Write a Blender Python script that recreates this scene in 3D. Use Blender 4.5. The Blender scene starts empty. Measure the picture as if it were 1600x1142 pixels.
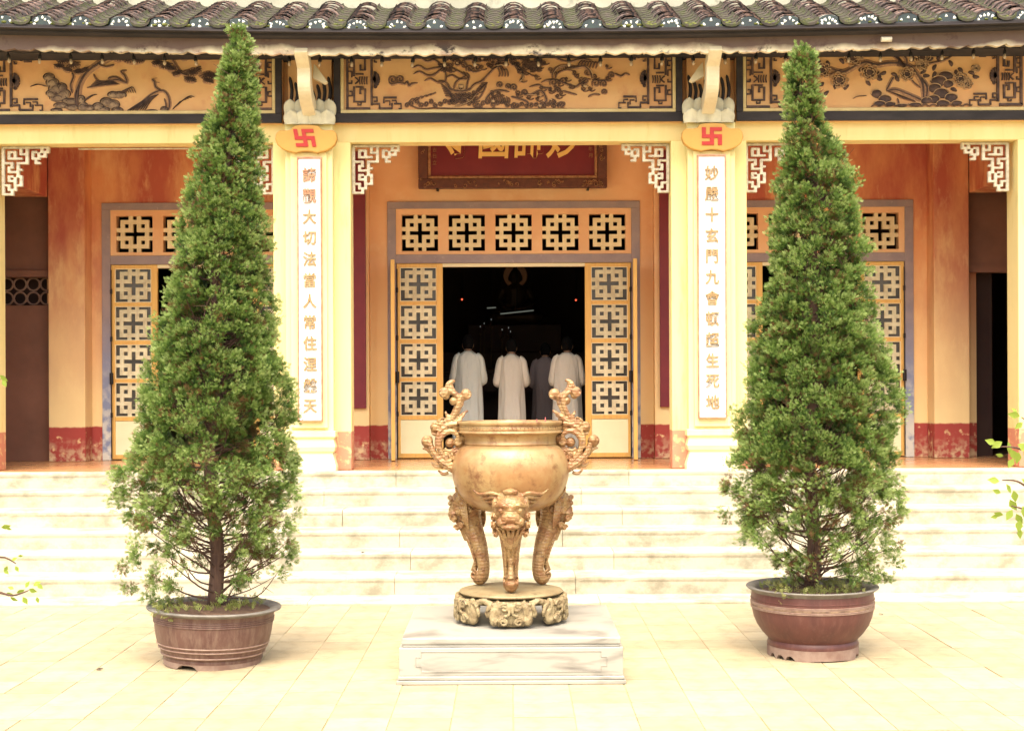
import bpy, bmesh, math, random
import numpy as np
from mathutils import Vector, Matrix
random.seed(7)
RNG = np.random.default_rng(11)
SC = bpy.context.scene
COL = SC.collection
PI = math.pi
F = 2222.0            # focal length in photograph pixels
HOR = 608.0           # horizon row
EYE = 1.6
ROLL = math.radians(0.25)

# ------------------------------------------------------------------ camera
cam = bpy.data.cameras.new('camera')
cam.sensor_width = 36.0
cam.lens = F / 1600.0 * 36.0
cam.shift_y = (HOR - 571.0) / 1600.0
cam.clip_start = 0.1
cam.clip_end = 3000
camo = bpy.data.objects.new('camera', cam)
COL.objects.link(camo)
camo.matrix_world = Matrix.Translation((0, 0, EYE)) @ Matrix.Rotation(PI / 2, 4, 'X') @ Matrix.Rotation(-ROLL, 4, 'Z')
SC.camera = camo

# ------------------------------------------------------------------ sky, sun, exposure
SUN_EL, SUN_AZ = math.radians(64), math.radians(185)   # azimuth: direction the light comes from, clockwise from +Y
w = bpy.data.worlds.new('World')
SC.world = w
w.use_nodes = True
wn = w.node_tree
wn.nodes.clear()
out = wn.nodes.new('ShaderNodeOutputWorld')
bg = wn.nodes.new('ShaderNodeBackground')
sky = wn.nodes.new('ShaderNodeTexSky')
sky.sky_type = 'NISHITA'
sky.sun_disc = False
sky.sun_elevation = SUN_EL
sky.sun_rotation = SUN_AZ
sky.air_density = 1.0
sky.dust_density = 6.0
sky.ozone_density = 0.3
veil = wn.nodes.new('ShaderNodeMix')
veil.data_type = 'RGBA'
veil.blend_type = 'MULTIPLY'
veil.inputs['Factor'].default_value = 1.0
veil.inputs['B'].default_value = (1.0, 0.97, 0.86, 1)     # thin warm overcast, even over the whole sky
wn.links.new(sky.outputs['Color'], veil.inputs['A'])
wn.links.new(veil.outputs['Result'], bg.inputs['Color'])
bg.inputs['Strength'].default_value = 0.15
wn.links.new(bg.outputs['Background'], out.inputs['Surface'])

sun = bpy.data.lights.new('sun', 'SUN')
sun.energy = 1.0
sun.angle = math.radians(60)
sun.color = (1.0, 0.95, 0.82)
suno = bpy.data.objects.new('sun', sun)
COL.objects.link(suno)
sd = Vector((math.sin(SUN_AZ) * math.cos(SUN_EL), math.cos(SUN_AZ) * math.cos(SUN_EL), math.sin(SUN_EL)))
suno.rotation_euler = sd.to_track_quat('Z', 'Y').to_euler()
suno.location = (-8, -12, 30)

SC.view_settings.view_transform = 'Standard'
SC.view_settings.look = 'None'
SC.view_settings.gamma = 1.0
SC.view_settings.exposure = 1.9
SC.render.engine = 'CYCLES'
SC.cycles.max_bounces = 8
SC.cycles.diffuse_bounces = 5
SC.cycles.use_denoising = True


# ------------------------------------------------------------------ helpers
def P(px, py, Y):
    """the point of the place that the photograph shows at pixel (px, py), Y metres ahead"""
    t = math.tan(ROLL)
    x = px - (py - 571.0) * t
    y = py + (px - 800.0) * t
    return Vector(((x - 800.0) * Y / F, Y, EYE - (y - HOR) * Y / F))


def PX(px, Y): return (px - 800.0) * Y / F
def PZ(py, Y): return EYE - (py - HOR) * Y / F


MATS = {}


def nd(nt, t, **kw):
    n = nt.nodes.new(t)
    for k, v in kw.items():
        if k in n.inputs.keys() if hasattr(n.inputs, 'keys') else False:
            n.inputs[k].default_value = v
        else:
            setattr(n, k, v)
    return n


def mat(name, c1, c2=None, c3=None, rough=0.8, metal=0.0, scale=3.0, bump=0.15, bscale=40.0, spec=0.4, stretch=(1, 1, 1),
        t2=(0.4, 0.65), t3=(0.58, 0.72), rand=0.0, detail=6.0, emit=None, coat=0.0, objrand=True, bdist=0.004, s3=None):
    """two or three pigments mixed by noise, with fine relief"""
    if name in MATS:
        return MATS[name]
    m = bpy.data.materials.new(name)
    m.use_nodes = True
    nt = m.node_tree
    b = nt.nodes['Principled BSDF']
    b.inputs['Roughness'].default_value = rough
    b.inputs['Metallic'].default_value = metal
    b.inputs['Specular IOR Level'].default_value = spec
    b.inputs['Coat Weight'].default_value = coat
    L = nt.links.new
    tc = nt.nodes.new('ShaderNodeTexCoord')
    mp = nt.nodes.new('ShaderNodeMapping')
    mp.inputs['Scale'].default_value = stretch
    L(tc.outputs['Object'], mp.inputs['Vector'])
    col = None
    if c2 is not None:
        n1 = nt.nodes.new('ShaderNodeTexNoise')
        n1.inputs['Scale'].default_value = scale
        n1.inputs['Detail'].default_value = detail
        n1.inputs['Roughness'].default_value = 0.62
        L(mp.outputs['Vector'], n1.inputs['Vector'])
        r1 = nt.nodes.new('ShaderNodeMapRange')
        r1.inputs['From Min'].default_value = t2[0]
        r1.inputs['From Max'].default_value = t2[1]
        L(n1.outputs['Fac'], r1.inputs['Value'])
        mx = nt.nodes.new('ShaderNodeMix')
        mx.data_type = 'RGBA'
        mx.inputs['A'].default_value = (*c1, 1)
        mx.inputs['B'].default_value = (*c2, 1)
        L(r1.outputs['Result'], mx.inputs['Factor'])
        col = mx.outputs['Result']
        if c3 is not None:
            n2 = nt.nodes.new('ShaderNodeTexNoise')
            n2.inputs['Scale'].default_value = s3 if s3 else scale * 2.7
            n2.inputs['Detail'].default_value = 8
            n2.inputs['Roughness'].default_value = 0.7
            ad = nt.nodes.new('ShaderNodeVectorMath')
            ad.operation = 'ADD'
            ad.inputs[1].default_value = (7.3, 3.1, 5.7)
            L(mp.outputs['Vector'], ad.inputs[0])
            L(ad.outputs['Vector'], n2.inputs['Vector'])
            r2 = nt.nodes.new('ShaderNodeMapRange')
            r2.inputs['From Min'].default_value = t3[0]
            r2.inputs['From Max'].default_value = t3[1]
            L(n2.outputs['Fac'], r2.inputs['Value'])
            m2 = nt.nodes.new('ShaderNodeMix')
            m2.data_type = 'RGBA'
            m2.inputs['B'].default_value = (*c3, 1)
            L(col, m2.inputs['A'])
            L(r2.outputs['Result'], m2.inputs['Factor'])
            col = m2.outputs['Result']
    if rand > 0:
        oi = nt.nodes.new('ShaderNodeObjectInfo')
        rr = nt.nodes.new('ShaderNodeMapRange')
        rr.inputs['To Min'].default_value = 1 - rand
        rr.inputs['To Max'].default_value = 1 + rand
        L(oi.outputs['Random'], rr.inputs['Value'])
        hv = nt.nodes.new('ShaderNodeHueSaturation')
        L(rr.outputs['Result'], hv.inputs['Value'])
        if col is not None:
            L(col, hv.inputs['Color'])
        else:
            hv.inputs['Color'].default_value = (*c1, 1)
        col = hv.outputs['Color']
    if col is not None:
        L(col, b.inputs['Base Color'])
    else:
        b.inputs['Base Color'].default_value = (*c1, 1)
    if bump > 0:
        n3 = nt.nodes.new('ShaderNodeTexNoise')
        n3.inputs['Scale'].default_value = bscale
        n3.inputs['Detail'].default_value = 5
        L(tc.outputs['Object'], n3.inputs['Vector'])
        bp = nt.nodes.new('ShaderNodeBump')
        bp.inputs['Strength'].default_value = bump
        bp.inputs['Distance'].default_value = bdist
        L(n3.outputs['Fac'], bp.inputs['Height'])
        L(bp.outputs['Normal'], b.inputs['Normal'])
    if emit:
        b.inputs['Emission Color'].default_value = (*emit[0], 1)
        b.inputs['Emission Strength'].default_value = emit[1]
    MATS[name] = m
    return m


def band(m, axis, z0, z1, color, noise_amp=0.1, noise_scale=6.0, amount=1.0, rough_mask=None):
    """a band of another colour on a material between two object heights, its border broken by noise;
    rough_mask=(lo, hi, scale) eats holes into it"""
    nt = m.node_tree
    L = nt.links.new
    b = nt.nodes['Principled BSDF']
    src = b.inputs['Base Color'].links[0].from_socket if b.inputs['Base Color'].links else None
    tc = nt.nodes.new('ShaderNodeTexCoord')
    sp = nt.nodes.new('ShaderNodeSeparateXYZ')
    L(tc.outputs['Object'], sp.inputs['Vector'])
    n = nt.nodes.new('ShaderNodeTexNoise')
    n.inputs['Scale'].default_value = noise_scale
    n.inputs['Detail'].default_value = 6
    L(tc.outputs['Object'], n.inputs['Vector'])
    ma = nt.nodes.new('ShaderNodeMath'); ma.operation = 'MULTIPLY_ADD'
    ma.inputs[1].default_value = noise_amp * 2
    L(n.outputs['Fac'], ma.inputs[0])
    sb = nt.nodes.new('ShaderNodeMath'); sb.operation = 'SUBTRACT'
    sb.inputs[1].default_value = noise_amp
    L(sp.outputs[axis], ma.inputs[2])
    L(ma.outputs[0], sb.inputs[0])
    g = nt.nodes.new('ShaderNodeMapRange')
    g.inputs['From Min'].default_value = z0
    g.inputs['From Max'].default_value = z1
    g.inputs['To Min'].default_value = 1
    g.inputs['To Max'].default_value = 0
    L(sb.outputs[0], g.inputs['Value'])
    fac = g.outputs['Result']
    if rough_mask:
        n2 = nt.nodes.new('ShaderNodeTexNoise')
        n2.inputs['Scale'].default_value = rough_mask[2]
        n2.inputs['Detail'].default_value = 8
        L(tc.outputs['Object'], n2.inputs['Vector'])
        g2 = nt.nodes.new('ShaderNodeMapRange')
        g2.inputs['From Min'].default_value = rough_mask[0]
        g2.inputs['From Max'].default_value = rough_mask[1]
        L(n2.outputs['Fac'], g2.inputs['Value'])
        mu = nt.nodes.new('ShaderNodeMath'); mu.operation = 'MULTIPLY'
        L(fac, mu.inputs[0]); L(g2.outputs['Result'], mu.inputs[1])
        fac = mu.outputs[0]
    if amount < 1:
        mu = nt.nodes.new('ShaderNodeMath'); mu.operation = 'MULTIPLY'
        mu.inputs[1].default_value = amount
        L(fac, mu.inputs[0])
        fac = mu.outputs[0]
    mx = nt.nodes.new('ShaderNodeMix'); mx.data_type = 'RGBA'
    if src:
        L(src, mx.inputs['A'])
    else:
        mx.inputs['A'].default_value = b.inputs['Base Color'].default_value
    mx.inputs['B'].default_value = (*color, 1)
    L(fac, mx.inputs['Factor'])
    L(mx.outputs['Result'], b.inputs['Base Color'])
    return m


def tag(o, label=None, cat=None, group=None, kind=None):
    if label: o['label'] = label
    if cat: o['category'] = cat
    if group: o['group'] = group
    if kind: o['kind'] = kind
    return o


def empty(name, loc=(0, 0, 0), parent=None):
    o = bpy.data.objects.new(name, None)
    o.empty_display_size = 0.1
    COL.objects.link(o)
    o.location = loc
    if parent: o.parent = parent
    return o


def catmull(pts, n=6):
    pts = [Vector(p) for p in pts]
    if len(pts) < 3: return pts
    res = []
    for i in range(len(pts) - 1):
        p0 = pts[max(i - 1, 0)]; p1 = pts[i]; p2 = pts[i + 1]; p3 = pts[min(i + 2, len(pts) - 1)]
        for k in range(n):
            t = k / n
            res.append(0.5 * ((2 * p1) + (p2 - p0) * t + (2 * p0 - 5 * p1 + 4 * p2 - p3) * t * t + (3 * p1 - p0 - 3 * p2 + p3) * t ** 3))
    res.append(pts[-1])
    return res


def lerp_list(vals, n):
    """resample a list of numbers to n values"""
    if not hasattr(vals, '__len__'): return [vals] * n
    r = []
    for i in range(n):
        t = i / max(n - 1, 1) * (len(vals) - 1)
        k = min(int(t), len(vals) - 2)
        r.append(vals[k] + (vals[k + 1] - vals[k]) * (t - k))
    return r


class MB:
    def __init__(s):
        s.v = []; s.f = []; s.m = []; s.mi = 0

    def add(s, vs, fs):
        n = len(s.v)
        s.v.extend([tuple(x) for x in vs])
        s.f.extend([tuple(i + n for i in f) for f in fs])
        s.m.extend([s.mi] * len(fs))

    def box(s, x0, x1, y0, y1, z0, z1):
        s.add([(x0, y0, z0), (x1, y0, z0), (x1, y1, z0), (x0, y1, z0), (x0, y0, z1), (x1, y0, z1), (x1, y1, z1), (x0, y1, z1)],
              [(0, 3, 2, 1), (4, 5, 6, 7), (0, 1, 5, 4), (1, 2, 6, 5), (2, 3, 7, 6), (3, 0, 4, 7)])

    def prism(s, poly, y0, y1):
        """poly: (x, z) counter-clockwise seen from -Y, extruded from y0 (front) to y1"""
        n = len(poly)
        vs = [(x, y0, z) for x, z in poly] + [(x, y1, z) for x, z in poly]
        fs = [tuple(range(n)), tuple(range(2 * n - 1, n - 1, -1))]
        fs += [((i + 1) % n, i, n + i, n + (i + 1) % n) for i in range(n)]
        s.add(vs, fs)

    def tube(s, pts, r, seg=6, caps=True, squash=1.0, up=None):
        pts = [Vector(p) for p in pts]
        n = len(pts)
        rs = lerp_list(r, n)
        vs = []
        ref = Vector(up) if up else None
        u = None
        for i in range(n):
            t = (pts[min(i + 1, n - 1)] - pts[max(i - 1, 0)])
            if t.length < 1e-9: t = Vector((0, 0, 1))
            t.normalize()
            if ref is not None:
                u = t.cross(ref)
                if u.length < 1e-6: u = t.orthogonal()
            elif u is None:
                u = t.orthogonal()
            else:
                u = u - t * u.dot(t)
                if u.length < 1e-6: u = t.orthogonal()
            u.normalize()
            v = t.cross(u)
            for k in range(seg):
                a = 2 * PI * k / seg
                vs.append(pts[i] + u * (math.cos(a) * rs[i]) + v * (math.sin(a) * rs[i] * squash))
        fs = []
        for i in range(n - 1):
            for k in range(seg):
                a = i * seg + k; b = i * seg + (k + 1) % seg
                fs.append((a, b, b + seg, a + seg))
        if caps:
            fs.append(tuple(range(seg - 1, -1, -1)))
            fs.append(tuple((n - 1) * seg + k for k in range(seg)))
        s.add(vs, fs)

    def sphere(s, c, r, seg=10, rings=6, rot=None):
        c = Vector(c)
        r = Vector(r) if hasattr(r, '__len__') else Vector((r, r, r))
        vs = [Vector((0, 0, -1))]
        for i in range(1, rings):
            p = -PI / 2 + PI * i / rings
            for k in range(seg):
                a = 2 * PI * k / seg
                vs.append(Vector((math.cos(p) * math.cos(a), math.cos(p) * math.sin(a), math.sin(p))))
        vs.append(Vector((0, 0, 1)))
        vs = [Vector((q.x * r.x, q.y * r.y, q.z * r.z)) for q in vs]
        if rot is not None: vs = [rot @ q for q in vs]
        vs = [q + c for q in vs]
        fs = [(0, 1 + (k + 1) % seg, 1 + k) for k in range(seg)]
        for i in range(rings - 2):
            for k in range(seg):
                a = 1 + i * seg + k; b = 1 + i * seg + (k + 1) % seg
                fs.append((a, b, b + seg, a + seg))
        top = len(vs) - 1; o = 1 + (rings - 2) * seg
        fs += [(o + k, o + (k + 1) % seg, top) for k in range(seg)]
        s.add(vs, fs)

    def lathe(s, prof, seg=48, c=(0, 0, 0), a0=0, close=False):
        vs = []
        cx, cy, cz = c
        n = len(prof)
        for r, z in prof:
            for k in range(seg):
                a = a0 + 2 * PI * k / seg
                vs.append((cx + r * math.cos(a), cy + r * math.sin(a), cz + z))
        fs = []
        for i in range(n - 1):
            for k in range(seg):
                a = i * seg + k; b = i * seg + (k + 1) % seg
                fs.append((a, b, b + seg, a + seg))
        if close:
            for k in range(seg):
                a = (n - 1) * seg + k; b = (n - 1) * seg + (k + 1) % seg
                fs.append((a, b, (k + 1) % seg, k))
        s.add(vs, fs)

    def cells(s, mask, x0, z0, cw, ch, y0, y1):
        """a slab with only the marked cells; mask[row][col], row 0 at the top; open inner walls only"""
        R = len(mask); C = len(mask[0])
        on = lambda r, c: 0 <= r < R and 0 <= c < C and mask[r][c]
        idx = {}
        vs = []; fs = []
        def V(r, c, k):
            key = (r, c, k)
            if key not in idx:
                idx[key] = len(vs)
                vs.append((x0 + (cw[c] if hasattr(cw, '__len__') else c * cw), y0 if k == 0 else y1, z0 - r * ch))
            return idx[key]
        for r in range(R):
            for c in range(C):
                if not mask[r][c]: continue
                fs.append((V(r + 1, c, 0), V(r + 1, c + 1, 0), V(r, c + 1, 0), V(r, c, 0)))
                fs.append((V(r + 1, c, 1), V(r, c, 1), V(r, c + 1, 1), V(r + 1, c + 1, 1)))
                if not on(r - 1, c): fs.append((V(r, c, 0), V(r, c + 1, 0), V(r, c + 1, 1), V(r, c, 1)))
                if not on(r + 1, c): fs.append((V(r + 1, c, 0), V(r + 1, c, 1), V(r + 1, c + 1, 1), V(r + 1, c + 1, 0)))
                if not on(r, c - 1): fs.append((V(r, c, 0), V(r, c, 1), V(r + 1, c, 1), V(r + 1, c, 0)))
                if not on(r, c + 1): fs.append((V(r, c + 1, 0), V(r + 1, c + 1, 0), V(r + 1, c + 1, 1), V(r, c + 1, 1)))
        s.add(vs, fs)

    def ribbon(s, pts, wd, h, Y, smooth=True, n=5, taper=True, flat=False):
        """a raised stroke on a wall that faces -Y: pts are (x, z)"""
        p = [Vector((a, 0, b)) for a, b in pts]
        if smooth and len(p) > 2: p = catmull(p, n)
        N = len(p)
        vs = []
        for i in range(N):
            t = p[min(i + 1, N - 1)] - p[max(i - 1, 0)]
            if t.length < 1e-9: t = Vector((1, 0, 0))
            t.normalize()
            u = Vector((-t.z, 0, t.x))
            k = 1.0
            if taper:
                e = min(i, N - 1 - i) / max(N - 1, 1)
                k = min(1.0, 0.35 + e * 5)
            a = p[i] + u * wd * 0.5 * k; b = p[i] - u * wd * 0.5 * k
            if flat:
                c = p[i] + u * wd * 0.42 * k; d = p[i] - u * wd * 0.42 * k
                vs += [(a.x, Y + 0.004, a.z), (c.x, Y - h, c.z), (d.x, Y - h, d.z), (b.x, Y + 0.004, b.z)]
            else:
                c = p[i] + u * wd * 0.2 * k; d = p[i] - u * wd * 0.2 * k
                vs += [(a.x, Y + 0.004, a.z), (c.x, Y - h * k, c.z), (d.x, Y - h * k, d.z), (b.x, Y + 0.004, b.z)]
        fs = []
        for i in range(N - 1):
            for j in range(3):
                a = i * 4 + j
                fs.append((a, a + 1, a + 5, a + 4))
        fs.append((3, 2, 1, 0)); e = (N - 1) * 4
        fs.append((e, e + 1, e + 2, e + 3))
        s.add(vs, fs)

    def blob(s, cx, cz, rx, rz, h, Y, seg=10, rot=0.0, wob=0.12):
        """a low rounded boss on a wall that faces -Y"""
        vs = [(cx, Y - h, cz)]
        for ring, (q, hh) in enumerate(((0.55, 0.8), (0.88, 0.4), (1.0, -0.004 / max(h, 1e-6)))):
            for k in range(seg):
                a = 2 * PI * k / seg
                w_ = 1 + wob * math.sin(3 * a + cx * 40 + cz * 23)
                x = rx * q * math.cos(a) * w_; z = rz * q * math.sin(a) * w_
                vs.append((cx + x * math.cos(rot) - z * math.sin(rot), Y - h * hh, cz + x * math.sin(rot) + z * math.cos(rot)))
        fs = [(0, 1 + k, 1 + (k + 1) % seg) for k in range(seg)]
        for r in range(2):
            for k in range(seg):
                a = 1 + r * seg + k; b = 1 + r * seg + (k + 1) % seg
                fs.append((a, a + seg, b + seg, b))
        s.add(vs, fs)

    def build(s, name, mats, parent=None, smooth=False, kind=None, world=True, fix=False):
        me = bpy.data.meshes.new(name)
        me.from_pydata(s.v, [], s.f)
        if not isinstance(mats, (list, tuple)): mats = [mats]
        for m in mats: me.materials.append(m)
        if len(mats) > 1: me.polygons.foreach_set('material_index', s.m)
        if smooth is True:
            me.polygons.foreach_set('use_smooth', [True] * len(me.polygons))
        me.update()
        if fix:
            bm = bmesh.new(); bm.from_mesh(me)
            bmesh.ops.recalc_face_normals(bm, faces=bm.faces)
            bm.to_mesh(me); bm.free()
        o = bpy.data.objects.new(name, me)
        COL.objects.link(o)
        if smooth not in (True, False):
            bm = bmesh.new(); bm.from_mesh(me)
            for f in bm.faces: f.smooth = True
            for e in bm.edges:
                if len(e.link_faces) == 2 and e.calc_face_angle(0) > math.radians(smooth): e.smooth = False
            bm.to_mesh(me); bm.free()
        if parent:
            o.parent = parent
            if world:
                loc = Vector((0, 0, 0)); q = parent
                while q:
                    loc += q.location; q = q.parent
                o.matrix_parent_inverse = Matrix.Translation(-parent_loc(parent))
        if kind: o['kind'] = kind
        return o


def parent_loc(p):
    """world location of a parent that is only translated"""
    loc = Vector(p.location)
    if p.parent:
        loc = p.matrix_parent_inverse @ loc
        loc = parent_loc(p.parent) + loc if True else loc
    return loc


def bevel(o, wdt=0.006, seg=2, ang=40):
    b = o.modifiers.new('bevel', 'BEVEL')
    b.width = wdt; b.segments = seg; b.limit_method = 'ANGLE'; b.angle_limit = math.radians(ang)
    return o


def fuse(mb, name, m, voxel, parent=None, smooth_it=2, world=True):
    """one continuous surface grown over overlapping shapes"""
    o = mb.build(name, m, parent, world=world)
    r = o.modifiers.new('remesh', 'REMESH'); r.mode = 'VOXEL'; r.voxel_size = voxel; r.use_smooth_shade = True
    if smooth_it:
        sm = o.modifiers.new('smooth', 'SMOOTH'); sm.iterations = smooth_it; sm.factor = 0.5
    dg = bpy.context.evaluated_depsgraph_get()
    me = bpy.data.meshes.new_from_object(o.evaluated_get(dg))
    o.modifiers.clear()
    old = o.data
    o.data = me
    bpy.data.meshes.remove(old)
    me.name = name
    me.polygons.foreach_set('use_smooth', [True] * len(me.polygons))
    return o


def copy_tree(o, parent=None):
    c = o.copy()
    COL.objects.link(c)
    if parent is not None: c.parent = parent
    for ch in o.children:
        copy_tree(ch, c)
    return c


def glyphs(text, size, depth, offset=0.0):
    """outlines of one line of writing as (verts, faces), centred on the origin, facing -Y"""
    cu = bpy.data.curves.new('lettering', 'FONT')
    cu.body = text; cu.size = size; cu.extrude = depth / 2; cu.offset = offset; cu.resolution_u = 3
    cu.align_x = 'CENTER'; cu.align_y = 'CENTER'
    o = bpy.data.objects.new('lettering', cu)
    COL.objects.link(o)
    dg = bpy.context.evaluated_depsgraph_get()
    me = bpy.data.meshes.new_from_object(o.evaluated_get(dg))
    vs = [(v.co.x, -v.co.z, v.co.y) for v in me.vertices]
    fs = [tuple(p.vertices) for p in me.polygons]
    bpy.data.objects.remove(o); bpy.data.curves.remove(cu); bpy.data.meshes.remove(me)
    if vs:
        xs = [v[0] for v in vs]; zs = [v[2] for v in vs]
        cx = (min(xs) + max(xs)) / 2; cz = (min(zs) + max(zs)) / 2
        vs = [(a - cx, b, c - cz) for a, b, c in vs]
    return vs, fs


# ------------------------------------------------------------------ materials
M_yellow = mat('yellow_limewash', (0.67, 0.52, 0.235), (0.71, 0.57, 0.275), (0.56, 0.42, 0.17), rough=0.85, scale=1.6, bump=0.12, bscale=25, t3=(0.56, 0.74), spec=0.2, stretch=(2.2, 2.2, 0.35))
M_pier = mat('pier_limewash', (0.72, 0.62, 0.29), (0.76, 0.66, 0.33), (0.58, 0.46, 0.2), rough=0.85, scale=1.6, bump=0.12, bscale=25, t3=(0.56, 0.74), spec=0.2, stretch=(2.2, 2.2, 0.35))
band(M_pier, 'Z', 1.215, 1.225, (0.52, 0.23, 0.15), 0.006, 14, rough_mask=(0.24, 0.46, 18))
M_pilaster = mat('pilaster_limewash', (0.72, 0.63, 0.31), (0.76, 0.67, 0.36), (0.6, 0.49, 0.215), rough=0.85, scale=2.2, bump=0.14, bscale=30, t3=(0.56, 0.74), spec=0.2, stretch=(2.2, 2.2, 0.35))
band(M_pilaster, 'Z', 0.95, 1.35, (0.74, 0.68, 0.45), 0.12, 5, amount=0.85)
M_orange = mat('orange_plaster', (0.70, 0.33, 0.155), (0.46, 0.125, 0.085), (0.76, 0.47, 0.235), rough=0.85, scale=0.9, bump=0.2, bscale=14, t2=(0.40, 0.58), t3=(0.50, 0.72), spec=0.2, stretch=(1.5, 1.5, 0.5))
band(M_orange, 'Z', 1.3, 3.2, (0.84, 0.66, 0.34), 0.4, 1.8, amount=0.9)  # paler lower wall: faded plaster plus courtyard bounce light put into the colour
band(M_orange, 'Z', 1.218, 1.232, (0.36, 0.065, 0.055), 0.012, 14, rough_mask=(0.28, 0.40, 13))
band(M_orange, 'Z', 0.88, 1.12, (0.62, 0.46, 0.28), 0.12, 14, rough_mask=(0.42, 0.6, 16))
M_door_wall = mat('warm_ochre_plaster', (0.79, 0.475, 0.26), (0.73, 0.4, 0.205), (0.8, 0.53, 0.3), rough=0.85, scale=1.0, bump=0.2, bscale=14, t2=(0.42, 0.62), t3=(0.52, 0.74), spec=0.2)
band(M_door_wall, 'Z', 1.3, 3.2, (0.84, 0.66, 0.34), 0.4, 1.8, amount=0.9)  # same paler foot, fading and bounced light both in the colour
band(M_door_wall, 'Z', 1.218, 1.232, (0.36, 0.065, 0.055), 0.012, 14, rough_mask=(0.28, 0.40, 13))
band(M_door_wall, 'Z', 0.88, 1.12, (0.62, 0.46, 0.28), 0.12, 14, rough_mask=(0.45, 0.62, 16))
M_wing = mat('brown_plaster', (0.26, 0.12, 0.08), (0.19, 0.09, 0.062), rough=0.9, scale=1.2, bump=0.1)  # ochre plaster darkened, its shade put into the colour
M_blue = mat('blue_grey_paint', (0.32, 0.255, 0.255), (0.26, 0.21, 0.23), (0.42, 0.35, 0.33), rough=0.8, scale=5, bump=0.2, bscale=30, t3=(0.6, 0.72))
band(M_blue, 'Z', 1.6, 2.5, (0.20, 0.24, 0.38), 0.3, 4, amount=0.9)
band(M_blue, 'Z', 1.1, 1.9, (0.60, 0.58, 0.52), 0.3, 12, rough_mask=(0.40, 0.55, 9))
M_door = mat('varnished_door_wood', (0.74, 0.45, 0.12), (0.66, 0.37, 0.105), (0.55, 0.27, 0.085), rough=0.5, scale=5, stretch=(6, 6, 0.6), bump=0.1, bscale=30, t3=(0.58, 0.75))
M_bead = mat('cream_bead_paint', (0.78, 0.68, 0.45), rough=0.6, bump=0)
M_panel = mat('cream_door_panel', (0.8, 0.8, 0.54), (0.76, 0.74, 0.48), rough=0.7, scale=3, bump=0.1)
M_lattice = mat('cream_lattice_paint', (0.76, 0.64, 0.4), (0.66, 0.53, 0.31), rough=0.8, scale=9, bump=0.2, rand=0.08)
M_lattice_dusty = mat('dusty_lattice_paint', (0.72, 0.67, 0.47), (0.54, 0.47, 0.31), rough=0.8, scale=14, bump=0.2, rand=0.12)
M_glass = mat('dusty_pane_glass', (0.035, 0.032, 0.032), (0.085, 0.075, 0.07), rough=0.25, scale=7, bump=0.05, spec=0.5)
M_dark_metal = mat('dark_iron', (0.025, 0.022, 0.024), rough=0.6, metal=0.5, bump=0)
M_black_paint_gap = mat('weathered_black_paint', (0.02, 0.016, 0.019), (0.036, 0.029, 0.032), (0.11, 0.09, 0.08), rough=0.8, scale=6, bump=0.25, bscale=35, t3=(0.66, 0.74), stretch=(0.5, 1, 1.6))
M_cream = mat('cream_moulding', (0.60, 0.48, 0.25), (0.52, 0.39, 0.19), rough=0.8, scale=6, bump=0.15)
M_frieze = mat('frieze_ground', (0.62, 0.37, 0.18), (0.58, 0.3, 0.14), (0.53, 0.25, 0.125), rough=0.85, scale=1.5, bump=0.15, bscale=20, t3=(0.56, 0.72))
M_relief = mat('relief_dark_violet', (0.055, 0.034, 0.036), (0.13, 0.075, 0.06), rough=0.8, scale=16, bump=0.25, bscale=60, t2=(0.45, 0.66))
M_relief_mid = mat('relief_mid_brown', (0.34, 0.19, 0.115), (0.25, 0.135, 0.09), (0.46, 0.29, 0.17), rough=0.85, scale=26, bump=0.25, bscale=70, t3=(0.52, 0.66))
M_relief_pale = mat('relief_pale', (0.52, 0.35, 0.21), (0.34, 0.21, 0.13), rough=0.8, scale=22, bump=0.2)
M_relief_stone = mat('relief_stone', (0.30, 0.205, 0.135), (0.14, 0.09, 0.07), rough=0.85, scale=18, bump=0.25)
M_fret = mat('whitewashed_fret', (0.6, 0.55, 0.44), (0.4, 0.34, 0.26), rough=0.8, scale=20, bump=0.2)
M_fascia = mat('stained_fascia_plaster', (0.7, 0.63, 0.47), (0.46, 0.33, 0.26), (0.06, 0.05, 0.05), rough=0.85, scale=2.6, bump=0.3, bscale=22, t2=(0.46, 0.66), t3=(0.56, 0.64), stretch=(1.6, 1, 2.2), s3=3.2)
band(M_fascia, 'Z', 4.572, 4.512, (0.10, 0.06, 0.055), 0.10, 2.2, amount=0.95)
M_petal = mat('white_petal_plaster', (0.56, 0.53, 0.41), (0.44, 0.41, 0.32), rough=0.85, scale=9, bump=0.2, rand=0.06)
M_arm = mat('bracket_plaster', (0.66, 0.58, 0.42), (0.56, 0.47, 0.32), rough=0.85, scale=5, bump=0.2)
M_plaque = mat('gold_yellow_plaque', (0.54, 0.3, 0.075), (0.5, 0.27, 0.068), rough=0.7, scale=4, bump=0.1)
M_red = mat('red_emblem_paint', (0.40, 0.025, 0.022), rough=0.6, bump=0)
M_board = mat('white_couplet_board', (0.74, 0.74, 0.76), (0.70, 0.68, 0.66), rough=0.6, scale=5, bump=0.12)
M_pink = mat('red_brown_edge_paint', (0.42, 0.19, 0.12), (0.52, 0.30, 0.20), rough=0.7, scale=14, bump=0)
M_letter = mat('ochre_lettering', (0.3, 0.19, 0.085), (0.42, 0.28, 0.15), rough=0.7, scale=20, bump=0)
M_letter_red = mat('red_ochre_lettering', (0.40, 0.19, 0.11), (0.46, 0.27, 0.16), rough=0.7, scale=20, bump=0)
M_maroon = mat('maroon_lacquer', (0.17, 0.022, 0.034), (0.20, 0.028, 0.038), rough=0.45, scale=3, bump=0.05)
M_gold = mat('gilt_lettering', (0.90, 0.66, 0.22), rough=0.45, metal=0.1, bump=0)
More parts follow.
